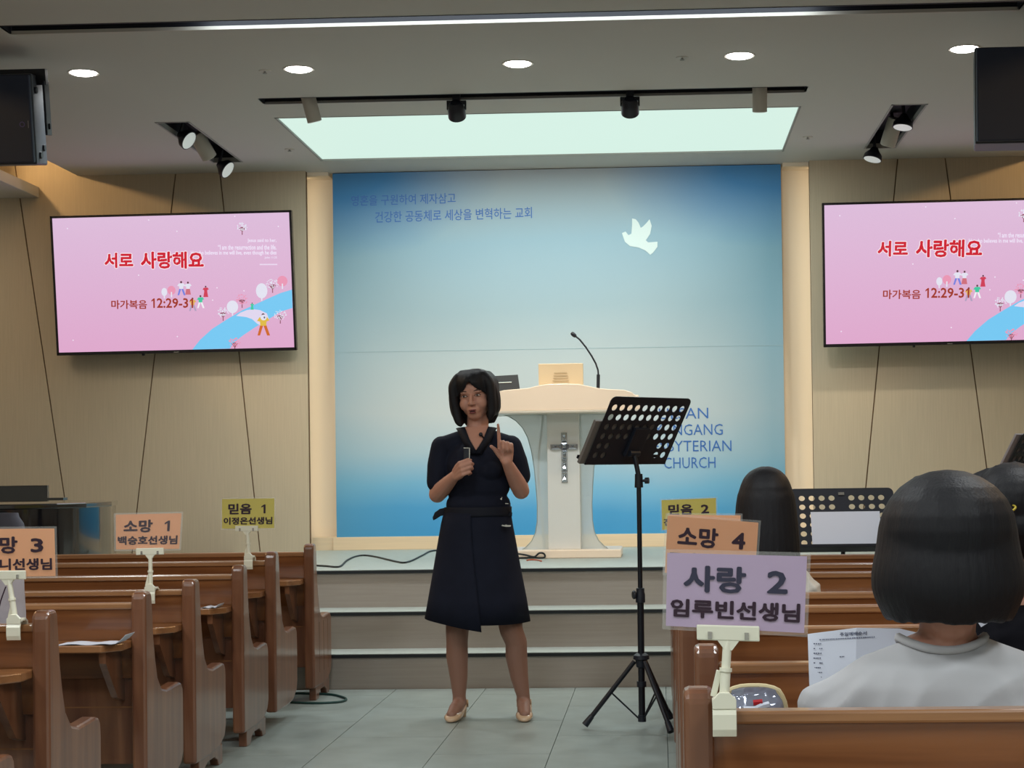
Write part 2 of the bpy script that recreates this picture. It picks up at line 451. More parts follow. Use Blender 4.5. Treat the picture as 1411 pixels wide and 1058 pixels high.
# soffits beside the two coves, with the cavity above
for sg, (x0, x1), nm in ((-1, (XL, GL[0]), 'trim_1'), (1, (GR[2], XR), 'trim_2')):
    b = MB().box((x0, YB, 3.13), (x1, WY + .1, 3.205))
    struct(nm, b, M['ceiling'], bevel=.004)
    g = GL if sg < 0 else GR
    inner = g[2] if sg < 0 else g[0]
    cv = MB().box((x0, YB, 3.66), (inner, 12.6, 3.70))
    cv.box((inner - .0 * sg, YB, 3.285), (inner - .02 * sg, 12.6, 3.70))
    cv.box((x0, 2.9, 3.205), (inner, 3.0, 3.66))
    struct('trim_3' if sg < 0 else 'trim_4', cv, M['ceiling'])
# room walls out of the frame
struct('wall_left', MB().box((XL - .1, YB, 0), (XL, 12.6, 3.7)), M['plaster'])
struct('wall_right', MB().box((XR, YB, 0), (XR + .1, 12.6, 3.7)), M['plaster'])
struct('wall_front', MB().box((XL, YB - .1, 0), (XR, YB, 3.7)), M['plaster'])
# end wall: recess plane and the panelled leaves either side
wb = MB().box((XL, 12.44, 0), (XR, 12.6, 3.7))
wall_back = struct('wall_back', wb, M['strip'])
XLE, XRE = P(423.5, 480, WY).x, P(1119, 480, WY).x
def leaf(name, x_edge, x_out, lines):
    sgn = 1 if x_out > x_edge else -1
    top = 3.66
    b = MB().box((min(x_edge, x_out), WY + .012, 0), (max(x_edge, x_out), WY + .06, top))
    base = struct(name, b, M['wall_dark'])
    bounds = [(x_edge, x_edge)]
    for (a, c) in lines:
        p, q = P(*a, WY), P(*c, WY); k = (q.x - p.x) / (q.z - p.z)
        bounds.append((p.x + k * (0 - p.z), p.x + k * (top - p.z)))
    bounds.append((x_out, x_out))
    bounds.sort(key=lambda t: t[0] + t[1])
    for i in range(len(bounds) - 1):
        (b0, t0), (b1, t1) = bounds[i], bounds[i + 1]; g = .0045
        g0 = 0 if i == 0 and sgn > 0 else g; g1 = 0 if i == len(bounds) - 2 and sgn < 0 else g
        pts = [(b0 + g0, 0), (b1 - g1, 0), (t1 - g1, top), (t0 + g0, top)]
        obj('wall_panel', MB().prism(pts, lambda x, z: (x, WY, z), lambda x, z: (x, WY + .014, z)), M['wall'], base)
    return base
leaf('wall_stage_left', XLE, XL, [((27, 270), (88, 680)), ((242, 238), (190, 690)), ((303, 238), (352, 700)), ((-150, 270), (-210, 690))])
leaf('wall_stage_right', XRE, XR, [((1237, 218), (1193, 672)), ((1302, 215), (1357, 625)), ((1490, 230), (1460, 640))])
# stage with three steps
def stage():
    x0, x1 = -3.0, 2.6
    ds, zs = [9.10, 9.37, 9.68], [0, .185, .385, STZ]
    body = MB()
    for k in range(3):
        body.box((x0, ds[k] + .012, zs[k] if k else 0), (x1, 12.44, zs[k + 1] - .012))
    st = struct('trim_5', body, M['riser'])
    st.name = 'trim_5'
    for k in range(3):
        y1 = ds[k + 1] + .012 if k < 2 else 12.44
        obj('riser_board', MB().box((x0, ds[k], zs[k]), (x1, ds[k] + .012, zs[k + 1] - .014)), M['riser'], st)
        obj('tread', MB().box((x0, ds[k] - .006, zs[k + 1] - .012), (x1, y1, zs[k + 1])), M['tread'], st)
        obj('nosing', MB().box((x0, ds[k] - .012, zs[k + 1] - .020), (x1, ds[k] + .0, zs[k + 1] - .003)), M['nosing_dark'], st, label='dark stair nosing strip, painted for its shadow line')  # near-black colour paints the shadow under each step edge
    return st
stage()
# baseboards of the recess and cornice of its side strips
XB0, XB1 = P(461, 750, 12.34).x, P(1085, 750, 12.34).x
struct('baseboard_back', MB().box((XB0, 12.28, STZ), (XB1 + .0, 12.44, STZ + .092)), M['base'], bevel=.002)
struct('baseboard_left', MB().box((XLE, 12.30, STZ), (XB0, 12.44, STZ + .092)), M['base'])
struct('baseboard_right', MB().box((XB1, 12.30, STZ), (XRE, 12.44, STZ + .092)), M['base'])
struct('trim_6', MB().box((XLE - .2, 12.26, CEIL - .025), (XB0, 12.44, CEIL)), M['strip'])
struct('trim_7', MB().box((XB1, 12.26, CEIL - .025), (XRE + .2, 12.44, CEIL)), M['strip'])

# ================================================================ BACKDROP
X0, X1 = P(461, 480, 12.30).x, P(1079.5, 480, 12.30).x
bz0, bz1 = STZ + .092, CEIL - .005
bd = thing('mural_panel', 'large printed sky-blue backdrop panel with a white dove and blue lettering behind the pulpit', 'backdrop', (X0, 12.30, bz0))
obj('printed_sheet', MB().box((X0, 12.30, bz0), (X1, 12.325, bz1)), M['mural'], bd)
obj('back_board', MB().box((X0 + .03, 12.325, bz0), (X1 - .03, 12.435, bz1)), M['strip'], bd)
zs_ = P(700, 482, 12.30).z
obj('sheet_seam', MB().box((X0, 12.2985, zs_), (X1, 12.30, zs_ + .003)), M['seam'], bd)
def MP(px, py): return P(px, py, 12.2975)
def mtext(body, a, b, h, bold, spacing=1.0, name='lettering'):
    """text from pixel a (bottom left) to b (bottom right), pixel height h"""
    A, B = MP(*a), MP(*b); Hh = (MP(a[0], a[1] - h) - A).z
    mb = MB(); add_text(mb, body, 0, 1, 0, Hh, lambda u, v: A + (B - A) * u + Vector((0, 0, v)), bold, spacing)
    return obj(name, mb, M['mural_ink'], bd)
mtext('영혼을 구원하여 제자삼고', (484, 284), (628, 280), 14.5, .006)
mtext('건강한 공동체로 세상을 변혁하는 교회', (517, 307), (733, 300.5), 15.5, .006)
for body, xa, xb, yb in (('ULSAN', 917, 976, 577), ('MYUNGANG', 917, 996, 599.5), ('PRESBYTERIAN', 878, 1008, 622), ('CHURCH', 915, 986, 645)):
    if body == 'ULSAN': body, xa = 'ULSAN', 908
    if body == 'MYUNGANG': xa = 888
    mtext(body, (xa, yb + .5), (xb, yb - .5), 15, -.004)
dove = [(857,321),(862,319),(866,324),(870,322),(871,310),(871,301),(876,302),(880,307),(883,314),(886,312),(891,307),(895,302),(898,311),(896,322),(890,331),(893,334),(906,333),(906,340),(900,348),(896,351),(889,345),(880,341),(868,339),(861,333)]
db = MB(); dp = [MP(*p) for p in dove]
db.prism([(p.x, p.z) for p in dp], lambda x, z: (x, 12.296, z), lambda x, z: (x, 12.2995, z))
obj('dove', db, M['mural_dove'], bd, label='pale white flying dove')

# ================================================================ CEILING LIGHTS
t = thing('light_panel', 'wide glowing pale green rectangular light panel in the ceiling before the backdrop', 'ceiling light', (pan[0], pan[1], CEIL))
obj('diffuser', MB().box((pan[0] + .012, pan[1] + .012, CEIL + .01), (pan[2] - .012, pan[3] - .012, CEIL + .02)), M['panel'], t)
fr = MB()
for a, b in (((pan[0], pan[1]), (pan[2], pan[1] + .012)), ((pan[0], pan[3] - .012), (pan[2], pan[3])), ((pan[0], pan[1]), (pan[0] + .012, pan[3])), ((pan[2] - .012, pan[1]), (pan[2], pan[3]))):
    fr.box((*a, CEIL - .002), (*b, CEIL + .03))
obj('frame', fr, M['reveal'], t)
# the row of five downlights
dn = [(115, 100), (411.5, 95), (713.5, 87.5), (1019, 76.5), (1329, 67)]
dlab = ['leftmost of the five round downlights, above the left screen and speaker',
        'second round downlight from the left, over the end of the black track',
        'middle one of the five round glowing downlights in the ceiling',
        'second round downlight from the right, over the right end of the black track',
        'rightmost round downlight, beside the top of the right speaker']
proto = None
for (px, py), lb in zip(dn, dlab):
    c = Z(px, py, CEIL)
    area('downlight_lamp', (c.x, c.y, CEIL - .03), (0, 0, 0), .13, .13, 11, NEUT, 'DISK', 140)
    if proto is None:
        proto = thing('downlight', lb, 'ceiling light', (c.x, c.y, CEIL), 'row of round downlights')
        obj('rim', MB().lathe([(.070, -.001), (.080, -.004), (.084, -.001), (.084, .004), (.070, .004)], n=32), M['whitelamp'], proto, world=False, smooth=True)
        obj('lens', MB().lathe([(.0001, -.010), (.03, -.012), (.055, -.010), (.069, -.004), (.069, .004), (.0001, .004)], n=32), M['down'], proto, world=False, smooth=True)
    else:
        dup_tree(proto, (c.x, c.y, CEIL), lb)
# long recessed slot with its lit far side
t = thing('slot_light', 'long narrow recessed light slot crossing the whole ceiling above the downlights', 'ceiling light', (slot[0], slot[1], CEIL))
hb = MB(); zt = CEIL + .16
hb.box((slot[0], slot[1] - .01, CEIL - .002), (slot[2], slot[1], zt)); hb.box((slot[0], slot[1] - .01, zt), (slot[2], slot[3] + .012, zt + .01))
hb.box((slot[0] - .01, slot[1], CEIL), (slot[0], slot[3], zt)); hb.box((slot[2], slot[1], CEIL), (slot[2] + .01, slot[3], zt))
hb.box((slot[0], slot[3] + .004, CEIL + .014), (slot[2], slot[3] + .012, zt))
obj('channel', hb, M['trackpaint'], t)
obj('reflector', MB().box((slot[0], slot[3], CEIL - .003), (slot[2], slot[3] + .012, CEIL + .014)), M['whitelamp'], t)
a_, b_ = Z(270, 30, CEIL).x, Z(1130, 10, CEIL).x
obj('led_bar', MB().box((a_, slot[1] + .006, CEIL + .05), (b_, slot[1] + .022, CEIL + .062)), M['led'], t, label='bright white lamp bar')
area('slot_lamp', ((a_ + b_) / 2, slot[1] + .03, CEIL + .055), (R(72), 0, 0), b_ - a_, .012, 5, COOL)
# track slot with four lamps
t = thing('lighting_track', 'black recessed lighting track running along the front of the glowing panel', 'track', (trk[0], trk[1], CEIL))
hb = MB(); zt = CEIL + .09
hb.box((trk[0], trk[1] - .01, CEIL - .001), (trk[2], trk[1], zt)); hb.box((trk[0], trk[3], CEIL + .012), (trk[2], trk[3] + .01, zt))
hb.box((trk[0], trk[1], zt), (trk[2], trk[3], zt + .01)); hb.box((trk[0] - .01, trk[1], CEIL), (trk[0], trk[3], zt)); hb.box((trk[2], trk[1], CEIL), (trk[2] + .01, trk[3], zt))
obj('channel', hb, M['trackpaint'], t)
obj('edge_profile', MB().box((trk[0], trk[3], CEIL - .002), (trk[2], trk[3] + .01, CEIL + .014)), M['reveal'], t)
ym = (trk[1] + trk[3]) / 2
obj('rail', MB().box((trk[0] + .02, ym - .018, zt - .025), (trk[2] - .02, ym + .018, zt)), M['blackmetal'], t)
# white cylinder lamps
for px, py, lb, dx in ((426, 136, 'white cylinder spotlight at the left end of the black track', .022), (1047, 122, 'white cylinder spotlight at the right end of the black track', 0.0)):
    x = P(px, py, ym).x
    t = thing('cylinder_spotlight', lb, 'spotlight', (x, ym, CEIL), 'spotlights on the black track')
    a0 = Vector((x - dx * .6, ym - .0, CEIL + .05)); a1 = Vector((x + dx, ym + .045, CEIL - .115))
    obj('lamp_body', MB().cyl(a0, a1, .042, .042, 24), M['whitelamp'], t, smooth=True, bevel=.003)
    d = (a1 - a0).normalized()
    obj('lens', MB().cyl(a1 - d * .002, a1 + d * .002, .034, .034, 20), M['spotlens'], t)
    obj('stem', MB().cyl((x, ym, zt - .02), a0, .012, .012, 10), M['black'], t)
for px, lb in ((629, 'left black round-headed spotlight hanging from the black track'), (868, 'right black round-headed spotlight hanging from the black track')):
    x = P(px, 140, ym).x
    t = thing('track_spotlight', lb, 'spotlight', (x, ym, CEIL), 'spotlights on the black track')
    obj('stem', MB().box((x - .022, ym - .02, CEIL - .03), (x + .022, ym + .02, zt - .02)), M['black'], t, bevel=.004)
    obj('yoke', MB().box((x - .056, ym - .012, CEIL - .045), (x + .056, ym + .012, CEIL - .022)).box((x - .056, ym - .012, CEIL - .075), (x - .046, ym + .012, CEIL - .03)).box((x + .046, ym - .012, CEIL - .075), (x + .056, ym + .012, CEIL - .03)), M['black'], t, bevel=.003)
    ax = Vector((0, .78, -.62)).normalized(); c = Vector((x, ym - .01, CEIL - .075))
    obj('lamp_head', MB().lathe([(.0, -.055), (.028, -.052), (.044, -.03), (.05, .0), (.052, .05), (.046, .052), (.044, .045)], c, ax, 24), M['black'], t, smooth=True)
    obj('lens', MB().lathe([(0, .03), (.044, .032), (.044, .045), (0, .044)], c, ax, 24), M['spotlens'], t, smooth=True)
# recessed trays with three lamps each
def tray(r, lb, lamps):
    t = thing('recessed_spotlight_tray', lb, 'spotlight tray', (r[0], r[1], CEIL), 'recessed spotlight trays')
    zt = CEIL + .12; hb = MB(); e = .012
    for a, b in (((r[0], r[1]), (r[2], r[1] + e)), ((r[0], r[3] - e), (r[2], r[3])), ((r[0], r[1]), (r[0] + e, r[3])), ((r[2] - e, r[1]), (r[2], r[3]))):
        hb.box((*a, CEIL + .03), (*b, zt))
    hb.box((r[0], r[1], zt), (r[2], r[3], zt + .01))
    obj('housing', hb, M['trackpaint'], t)
    hb = MB()
    for a, b in (((r[0], r[1]), (r[2], r[1] + e)), ((r[0], r[3] - e), (r[2], r[3])), ((r[0], r[1]), (r[0] + e, r[3])), ((r[2] - e, r[1]), (r[2], r[3]))):
        hb.box((*a, CEIL - .003), (*b, CEIL + .03))
    obj('rim', hb, M['reveal'], t)
    for kind, fy, fx, drop, dirv in lamps:
        x = r[0] + (r[2] - r[0]) * fx; y = r[1] + (r[3] - r[1]) * fy
        ax = Vector(dirv).normalized(); c = Vector((x, y, CEIL + drop))
        if kind == 'w':
            b = obj('cylinder_lamp', MB().cyl(c - ax * .09, c + ax * .09, .05, .05, 24), M['whitelamp'], t, smooth=True, bevel=.003)
            obj('lens', MB().cyl(c + ax * .09, c + ax * .093, .042, .042, 20), M['whitelamp'], b)
        else:
            b = obj('black_lamp', MB().lathe([(0, -.06), (.02, -.055), (.035, -.03), (.06, .0), (.064, .03), (.058, .032), (.056, .012), (0, .012)], c, ax, 24), M['black'], t, smooth=True)
            obj('lens', MB().lathe([(0, .02), (.058, .022), (.058, .031), (0, .03)], c, ax, 24), M['spotlens'], b, smooth=True)
        obj('arm', MB().cyl(c - ax * .05, (x, y, zt), .011, .011, 8), M['black'], t)
tray(tl, 'black recessed spotlight tray in the ceiling above the left screen', [('b', .30, .36, -.02, (.80, -.25, -.55)), ('w', .52, .50, -.01, (.35, .45, -.75)), ('b', .93, .50, -.055, (.80, -.2, -.55))])
tray(tr, 'black recessed spotlight tray in the ceiling above the right screen', [('b', .40, .68, .00, (-.15, -.16, -.95)), ('w', .60, .52, .0, (-.25, .35, -.85)), ('b', .95, .25, -.06, (-.25, -.16, -.93))])
# stage lights themselves
for px in (426, 629, 868, 1047):
    x = P(px, 140, ym).x
    spot('track_lamp', (x, ym + .1, CEIL - .16), (x * .9 - .05, 12.2, 1.95), 41, (1, .93, .87), 92, 1)
spot('track_lamp', (P(700, 140, ym).x, ym - .1, CEIL - .16), (-.55, 11.0, 1.5), 42, (1, .80, .58), 44, .9)
for r, sx in ((tl, -3.2), (tr, 1.6)):
    spot('tray_lamp', ((r[0] + r[2]) / 2, (r[1] + r[3]) / 2, CEIL - .14), (sx * .8, 12.1, .9), 44, (1, .88, .72), 95, 1)
# ceiling discs (sprinkler heads)
pr = None
for px, py, lb in ((365, 97.5, 'left of the second downlight'), (940, 79, 'left of the second downlight from the right'), (399, 205.5, 'beside the left end of the glowing panel'),
                   (1113, 188.5, 'beside the right end of the glowing panel'), (56, 212.5, 'beside the bottom of the left speaker')):
    c = Z(px, py, CEIL); lb = 'tiny round sprinkler head in the ceiling ' + lb
    if pr is None:
        pr = thing('sprinkler_head', lb, 'sprinkler', tuple(c), 'ceiling sprinkler heads')
        obj('cover_plate', MB().lathe([(0, -.004), (.03, -.004), (.034, 0), (0, 0)], n=20), M['whitelamp'], pr, world=False, smooth=True)
        obj('sprinkler_nozzle', MB().lathe([(0, -.018), (.012, -.016), (.012, -.013), (.006, -.012), (.006, -.003), (0, -.003)], n=12), M['reveal'], pr, world=False, smooth=True)
    else: dup_tree(pr, tuple(c), lb)
# ================================================================ SCREENS
EM = {}
def emat(col, s=1.0):
    k = (col, s)
    if k not in EM: EM[k] = mat('screen_colour', (8, 8, 8), .4, emis=col, es=s)
    return EM[k]
def pinkmat():
    m = mat('screen_picture', (10, 8, 10), .25, emis=(222, 184, 214), es=1.0)
    nt = m.node_tree; b = nt.nodes['Principled BSDF']
    tc = nt.nodes.new('ShaderNodeTexCoord'); sp = nt.nodes.new('ShaderNodeSeparateXYZ'); r = nt.nodes.new('ShaderNodeValToRGB')
    nt.links.new(tc.outputs['Generated'], sp.inputs[0]); nt.links.new(sp.outputs[2], r.inputs[0])
    r.color_ramp.elements[0].color = (*lin((222, 168, 204)), 1); r.color_ramp.elements[1].color = (*lin((220, 188, 218)), 1)
    nt.links.new(r.outputs[0], b.inputs['Emission Color'])
    return m
PINK = pinkmat()
def screen(C, Wd, Ht, tilt, yaw, lab):
    Rm = Matrix.Rotation(yaw, 3, 'Z') @ Matrix.Rotation(.006, 3, 'Y').inverted() @ Matrix.Rotation(tilt, 3, 'X')
    U, N, V = Rm @ Vector((1, 0, 0)), Rm @ Vector((0, -1, 0)), Rm @ Vector((0, 0, 1))
    def f(u, v, d=0): return C + U * ((u - .5) * Wd) + V * ((v - .5) * Ht) + N * d
    t = thing('wall_screen', lab, 'television', C, 'pair of large wall screens')
    k = .008
    def ob(mb, u0, u1, v0, v1, d0, d1):
        c = f((u0 + u1) / 2, (v0 + v1) / 2, (d0 + d1) / 2)
        return mb.obox(c, U, N, V, (u1 - u0) / 2 * Wd, abs(d1 - d0) / 2, (v1 - v0) / 2 * Ht)
    obj('casing', ob(MB(), 0, 1, 0, 1, -.045, -.004), M['bezel'], t, bevel=.004)
    bz = MB(); ob(bz, 0, .009, 0, 1, -.004, .006); ob(bz, .991, 1, 0, 1, -.004, .006); ob(bz, 0, 1, .984, 1, -.004, .006); ob(bz, 0, 1, 0, .022, -.004, .006)
    obj('bezel', bz, M['bezel'], t)
    obj('power_light', ob(MB(), .49, .51, .004, .009, .006, .008), M['silver'], t)
    obj('foot_knob', ob(MB(), .355, .363, -.014, 0, -.03, .0), M['black'], t)
    bk = ob(MB(), .3, .7, .3, .7, -.10, -.045); obj('wall_bracket', bk, M['black'], t)
    obj('display', MB().add([f(.009, .022, 0), f(.991, .022, 0), f(.991, .984, 0), f(.009, .984, 0)], [(0, 1, 2, 3)]), PINK, t)
    def uv(cx, cy):
        u = (cx - 80 - (cy - 108) * .029) / 1152; v = 1 - (cy - 108 + (cx - 80) * .0226) / 656
        return .009 + u * .982, .022 + v * .962
    def poly(pts, col, d, mb=None):
        own = mb is None; mb = mb or MB()
        mb.add([f(*uv(*p), d) for p in pts], [tuple(range(len(pts) - 1, -1, -1))])
        if own: return obj('picture_shape', mb, emat(col), t)
        return mb
    def ell(cx, cy, rx, ry, n=18): return [(cx + rx * math.cos(2*math.pi*i/n), cy + ry * math.sin(2*math.pi*i/n)) for i in range(n)]
    def curve_poly(pts, n=4):
        out = []
        for i in range(len(pts)):
            p0, p1, p2, p3 = (Vector(pts[(i + j - 1) % len(pts)]) for j in range(4))
            for q in range(n):
                s = q / n
                out.append(tuple(.5 * ((2*p1) + (p2-p0)*s + (2*p0-5*p1+4*p2-p3)*s*s + (3*p1-p0-3*p2+p3)*s**3)))
        return out
    river = [(752,749),(790,702),(850,648),(925,600),(1000,556),(1062,528),(1130,497),(1185,473),(1241,456),(1243,546),(1190,562),(1130,598),(1060,640),(1000,680),(962,710),(935,744)]
    poly(river, (118, 200, 242), .0006)
    poly([(968,584),(990,568),(1020,556),(1050,551),(1085,556),(1118,572),(1128,600),(1104,612),(1090,632),(1070,622),(1046,600),(1018,590)], (224, 214, 238), .0010)
    W_, PK = (226, 226, 240), (232, 150, 180)
    rnd = random.Random(3)
    for cx, cy, rx, ry, cl in ((1094, 462, 28, 37, W_), (951, 540, 28, 31, W_), (620, 467, 14, 20, W_), (1195, 415, 25, 26, PK), (655, 459, 20, 22, PK)):
        poly(ell(cx, cy, rx, ry), cl, .0011)
        poly([(cx - 3, cy + ry - 14), (cx + 3, cy + ry - 14), (cx + 3, cy + ry + 12), (cx - 3, cy + ry + 12)], W_, .0013)
    for cx, cy, rr, cl in ((1147, 430, 30, W_), (905, 566, 30, W_), (1183, 580, 30, W_), (1003, 152, 26, W_), (998, 503, 30, PK), (960, 714, 30, PK)):
        g = MB()
        for _ in range(46):
            an, q = rnd.uniform(0, 6.28), rr * math.sqrt(rnd.random())
            poly(ell(cx + q * math.cos(an), cy + q * .82 * math.sin(an), 3.0, 2.6, 6), None, .0012, g)
        obj('picture_blossom', g, emat(cl), t, kind='stuff')
        poly([(cx - 1.6, cy), (cx + 1.6, cy), (cx + 14, cy + 4), (cx + 16, cy + 6), (cx + 2.2, cy + rr * .85), (cx + 2.4, cy + rr + 12), (cx - 2.4, cy + rr + 12), (cx - 2.2, cy + rr * .85), (cx - 16, cy + 6), (cx - 14, cy + 4)], (150, 92, 112), .0011)
    for px, py in ((153,157),(550,117),(686,172),(968,100),(1178,150),(496,385),(877,447),(1008,462),(855,507),(169,703),(680,685)): poly(ell(px, py, 3, 3, 8), (244, 236, 250), .0009)
    # little figures of people: body, legs, head
    for cx, cy, h, top, leg, skirt in ((703, 415, 68, W_, (120, 130, 220), 0), (736, 418, 62, W_, (206, 110, 124), 1), (822, 438, 54, (206, 62, 88), (206, 62, 88), 1),
                                (796, 484, 62, (64, 200, 160), (240, 238, 244), 0), (757, 496, 64, (224, 176, 96), (176, 160, 190), 0), (1047, 520, 34, (64, 200, 160), (64, 200, 160), 1), (1100, 574, 106, (222, 186, 70), (206, 104, 40), 0)):
        g = MB(); wd = h * .17
        poly([(cx - wd, cy + h * .16), (cx + wd, cy + h * .14), (cx + wd * .8, cy + h * .55), (cx - wd * .8, cy + h * .55)], None, .0014, g)
        poly([(cx - wd, cy + h * .16), (cx - wd * 1.7, cy + h * .33), (cx - wd * .9, cy + h * .36)], None, .0014, g)
        poly([(cx + wd, cy + h * .14), (cx + wd * 1.7, cy + h * .30), (cx + wd * .9, cy + h * .36)], None, .0014, g)
        obj('figure', g, emat(top), t); g = MB()
        if skirt: poly([(cx - wd * .8, cy + h * .5), (cx + wd * .8, cy + h * .5), (cx + wd * 1.3, cy + h), (cx - wd * 1.3, cy + h)], None, .0013, g)
        else:
            poly([(cx - wd * .8, cy + h * .5), (cx + .5, cy + h * .5), (cx - wd * .9, cy + h), (cx - wd * 1.6, cy + h)], None, .0013, g)
            poly([(cx - .5, cy + h * .5), (cx + wd * .8, cy + h * .5), (cx + wd * 1.8, cy + h), (cx + wd * 1.0, cy + h)], None, .0013, g)
        obj('figure_legs', g, emat(leg), t)
        poly(ell(cx, cy + h * .06, h * .075, h * .085, 10), (96, 60, 70), .0015)
    poly(ell(1102, 592, 15, 14), W_, .0018); poly(ell(1106, 592, 4, 5), (90, 90, 120), .0020)
    def tx(body, x0, x1, y0, y1, col, bold=.03, d=.0022, nm='lettering'):
        g = MB(); add_text(g, body, x0, x1, y1, y0, lambda u, v: f(*uv(u, v), d), bold); obj(nm, g, emat(col), t)
    tx('서로', 331, 472, 275, 350, (204, 26, 48), .040); tx('사랑해요', 508, 815, 270, 354, (204, 26, 48), .040)
    tx('서로', 327, 476, 271, 354, (246, 226, 236), .085, .0019, 'lettering_outline'); tx('사랑해요', 504, 819, 266, 358, (246, 226, 236), .085, .0019, 'lettering_outline')
    tx('마가복음', 360, 535, 506, 550, (160, 54, 38), .022); g = MB()
    for a_, b_ in ((557, 573), (744, 760)): add_one(g, a_, b_, 545, 498, lambda u, v: f(*uv(u, v), .0022))
    add_text(g, '2:29-3', 583, 736, 545, 497, lambda u, v: f(*uv(u, v), .0022), .022); obj('lettering', g, emat((160, 54, 38)), t)
    Q = (238, 228, 248)
    tx('Jesus said to her,', 1028, 1168, 208, 230, Q, .02); tx("\u201cI am the resurrection and the life.", 885, 1168, 238, 262, Q, .02)
    tx('He who believes in me will live, even though he dies', 752, 1168, 266, 292, Q, .02, .0016); tx('John 11:25', 1110, 1170, 295, 308, Q, .01)
    g = MB()
    for i in range(20): poly([(1086 + i * 4.3, 331), (1089 + i * 4.3, 331), (1089 + i * 4.3, 337), (1086 + i * 4.3, 337)], None, .0016, g)
    obj('fine_print', g, emat(Q), t, kind='stuff')
    return t
c = P(239, 390.3, 12.02)
WL = (P(404.5, 386, 12.02) - P(73.2, 394, 12.02)).length; HL = (P(239, 294.5, 12.02) - P(239, 486, 12.02)).length
screen(c, WL, HL, R(6), 0, 'left wall screen with a pink slide of red Korean title, river and small trees')
c2 = P(1131.8, 278, 11.9); c3 = P(1135.7, 473.5, 11.98)
WR = WL * 1.01; HR = HL * 1.01
cc = (c2 + c3) / 2 + Vector((WR / 2, 0, -.012))
screen(cc, WR, HR, R(5), 0, 'right wall screen with the pink slide, cut off by the right edge of the photo')

# ================================================================ SPEAKERS
def speaker(pe, D, sgn, Ht, tilt, lab, logo):
    """pe: pixel of the top inner front corner; sgn: direction away from the middle of the room"""
    p = P(*pe, D); L = .74; dep = .30; ins = .045
    t = thing('hanging_speaker', lab, 'speaker', p, 'speakers hung from the ceiling')
    Rm = Matrix.Rotation(tilt, 3, 'X')
    def f(x, y, z): return p + Rm @ Vector((x * sgn, y, z - Ht)) + Vector((0, 0, 0)) if False else p + Rm @ Vector((x * sgn, y, z))
    def bx(mb, a, b):
        pts = [f(x, y, z) for z in (a[2], b[2]) for x, y in ((a[0], a[1]), (b[0], a[1]), (b[0], b[1]), (a[0], b[1]))]
        return mb.add(pts, [(0,3,2,1),(4,5,6,7),(0,1,5,4),(1,2,6,5),(2,3,7,6),(3,0,4,7)])
    plan = [(0, .02), (L, .02), (L - ins, dep), (ins, dep)]
    obj('cabinet', MB().prism(plan, lambda x, y: f(x, y, -Ht), lambda x, y: f(x, y, 0)), mat('cabinet_grey', (62, 68, 76), .45), t, bevel=.008)
    obj('grille', bx(MB(), (.006, -.012, -Ht + .008), (L - .006, .02, -.008)), mat('grille_cloth', (34, 44, 66), .6), t, bevel=.006)
    hb = MB(); ex = Vector((ins, dep - .02)).normalized()
    for k, (yy, zz) in enumerate(((.07, -.08), (.20, -.36), (.10, -.40))):
        xx = (yy - .02) / (dep - .02) * ins
        if logo: obj('end_knob', MB().cyl(f(xx + .003, yy, zz), f(xx - .012, yy, zz), .018, .016, 14), M['black'], t, smooth=True)
    if logo: obj('mounting_arm', bx(bx(bx(MB(), (-.026, .12, -.30), (-.014, .19, -.03)), (-.03, .13, -.05), (L * .6, .17, -.0 + .03)), (-.034, .145, -.27), (-.02, .165, -.24)), M['blackmetal'], t, bevel=.003)
    a = f(L * .5, .15, .02); 
    obj('ceiling_rod', MB().cyl(a, (a.x, a.y, CEIL), .018).cyl((a.x, a.y, CEIL - .012), (a.x, a.y, CEIL), .06), M['blackmetal'], t, smooth=True)
    if logo:
        g = MB()
        for i in range(24):
            a0, a1 = 2 * math.pi * i / 24, 2 * math.pi * (i + 1) / 24
            g.add([f(.052 + r * math.cos(q), -.0135, -.25 + r * math.sin(q)) for r, q in ((.009, a0), (.014, a0), (.014, a1), (.009, a1))], [(0, 1, 2, 3)])
        obj('round_badge', g, mat('badge', (70, 66, 120), .4), t)
        obj('badge_line', bx(MB(), (.020, -.0135, -.268), (.023, -.012, -.232)), mat('badge_line', (110, 112, 124), .5), t)
    return t
speaker((41.5, 100.5), 8.48, -1, .445, R(9), 'black loudspeaker at the left edge of the photo, hung from the ceiling', True)
speaker((1343.5, 64), 8.10, 1, .445, R(3), 'black loudspeaker at the right edge of the photo, hung from the ceiling', False)

# ================================================================ PULPIT
pp = P(777.5, 769, 10.74)
pul = thing('pulpit', 'cream and frosted white pulpit with a crystal cross standing on the stage', 'pulpit', (pp.x, 10.74, STZ))
def W(px, py, D): return P(px, py, D)
b0, b1 = P(699, 765, 10.74).x, P(856, 765, 10.74).x
obj('base', MB().box((b0, 10.74, STZ), (b1, 11.26, STZ + .052)), M['pulpit'], pul, bevel=.006)
c0, c1 = P(754.5, 660, 10.80).x, P(799, 660, 10.80).x; zt = P(777, 563, 10.80).z
obj('column', MB().box((c0, 10.80, STZ + .052), (c1, 11.10, zt + .02)), M['pulpit_col'], pul, bevel=.004)
prof = [(0, 59.5), (.02, 54), (.06, 46.5), (.12, 41), (.2, 38.5), (.32, 38), (.45, 39.5), (.58, 41.5), (.70, 45), (.80, 50), (.87, 57), (.92, 66), (.955, 77), (.975, 90)]
z0 = STZ + .052; zz1 = zt
cxp = (c0 + c1) / 2
def wing(sg):
    pts = [(cxp + sg * w_ / 222.0, z0 + h_ * (zz1 - z0)) for h_, w_ in prof]
    pts = pts + [(cxp + sg * 90 / 222.0, zz1), (cxp + sg * (c1 - c0) * .45, zz1), (cxp + sg * (c1 - c0) * .45, z0)]
    return pts
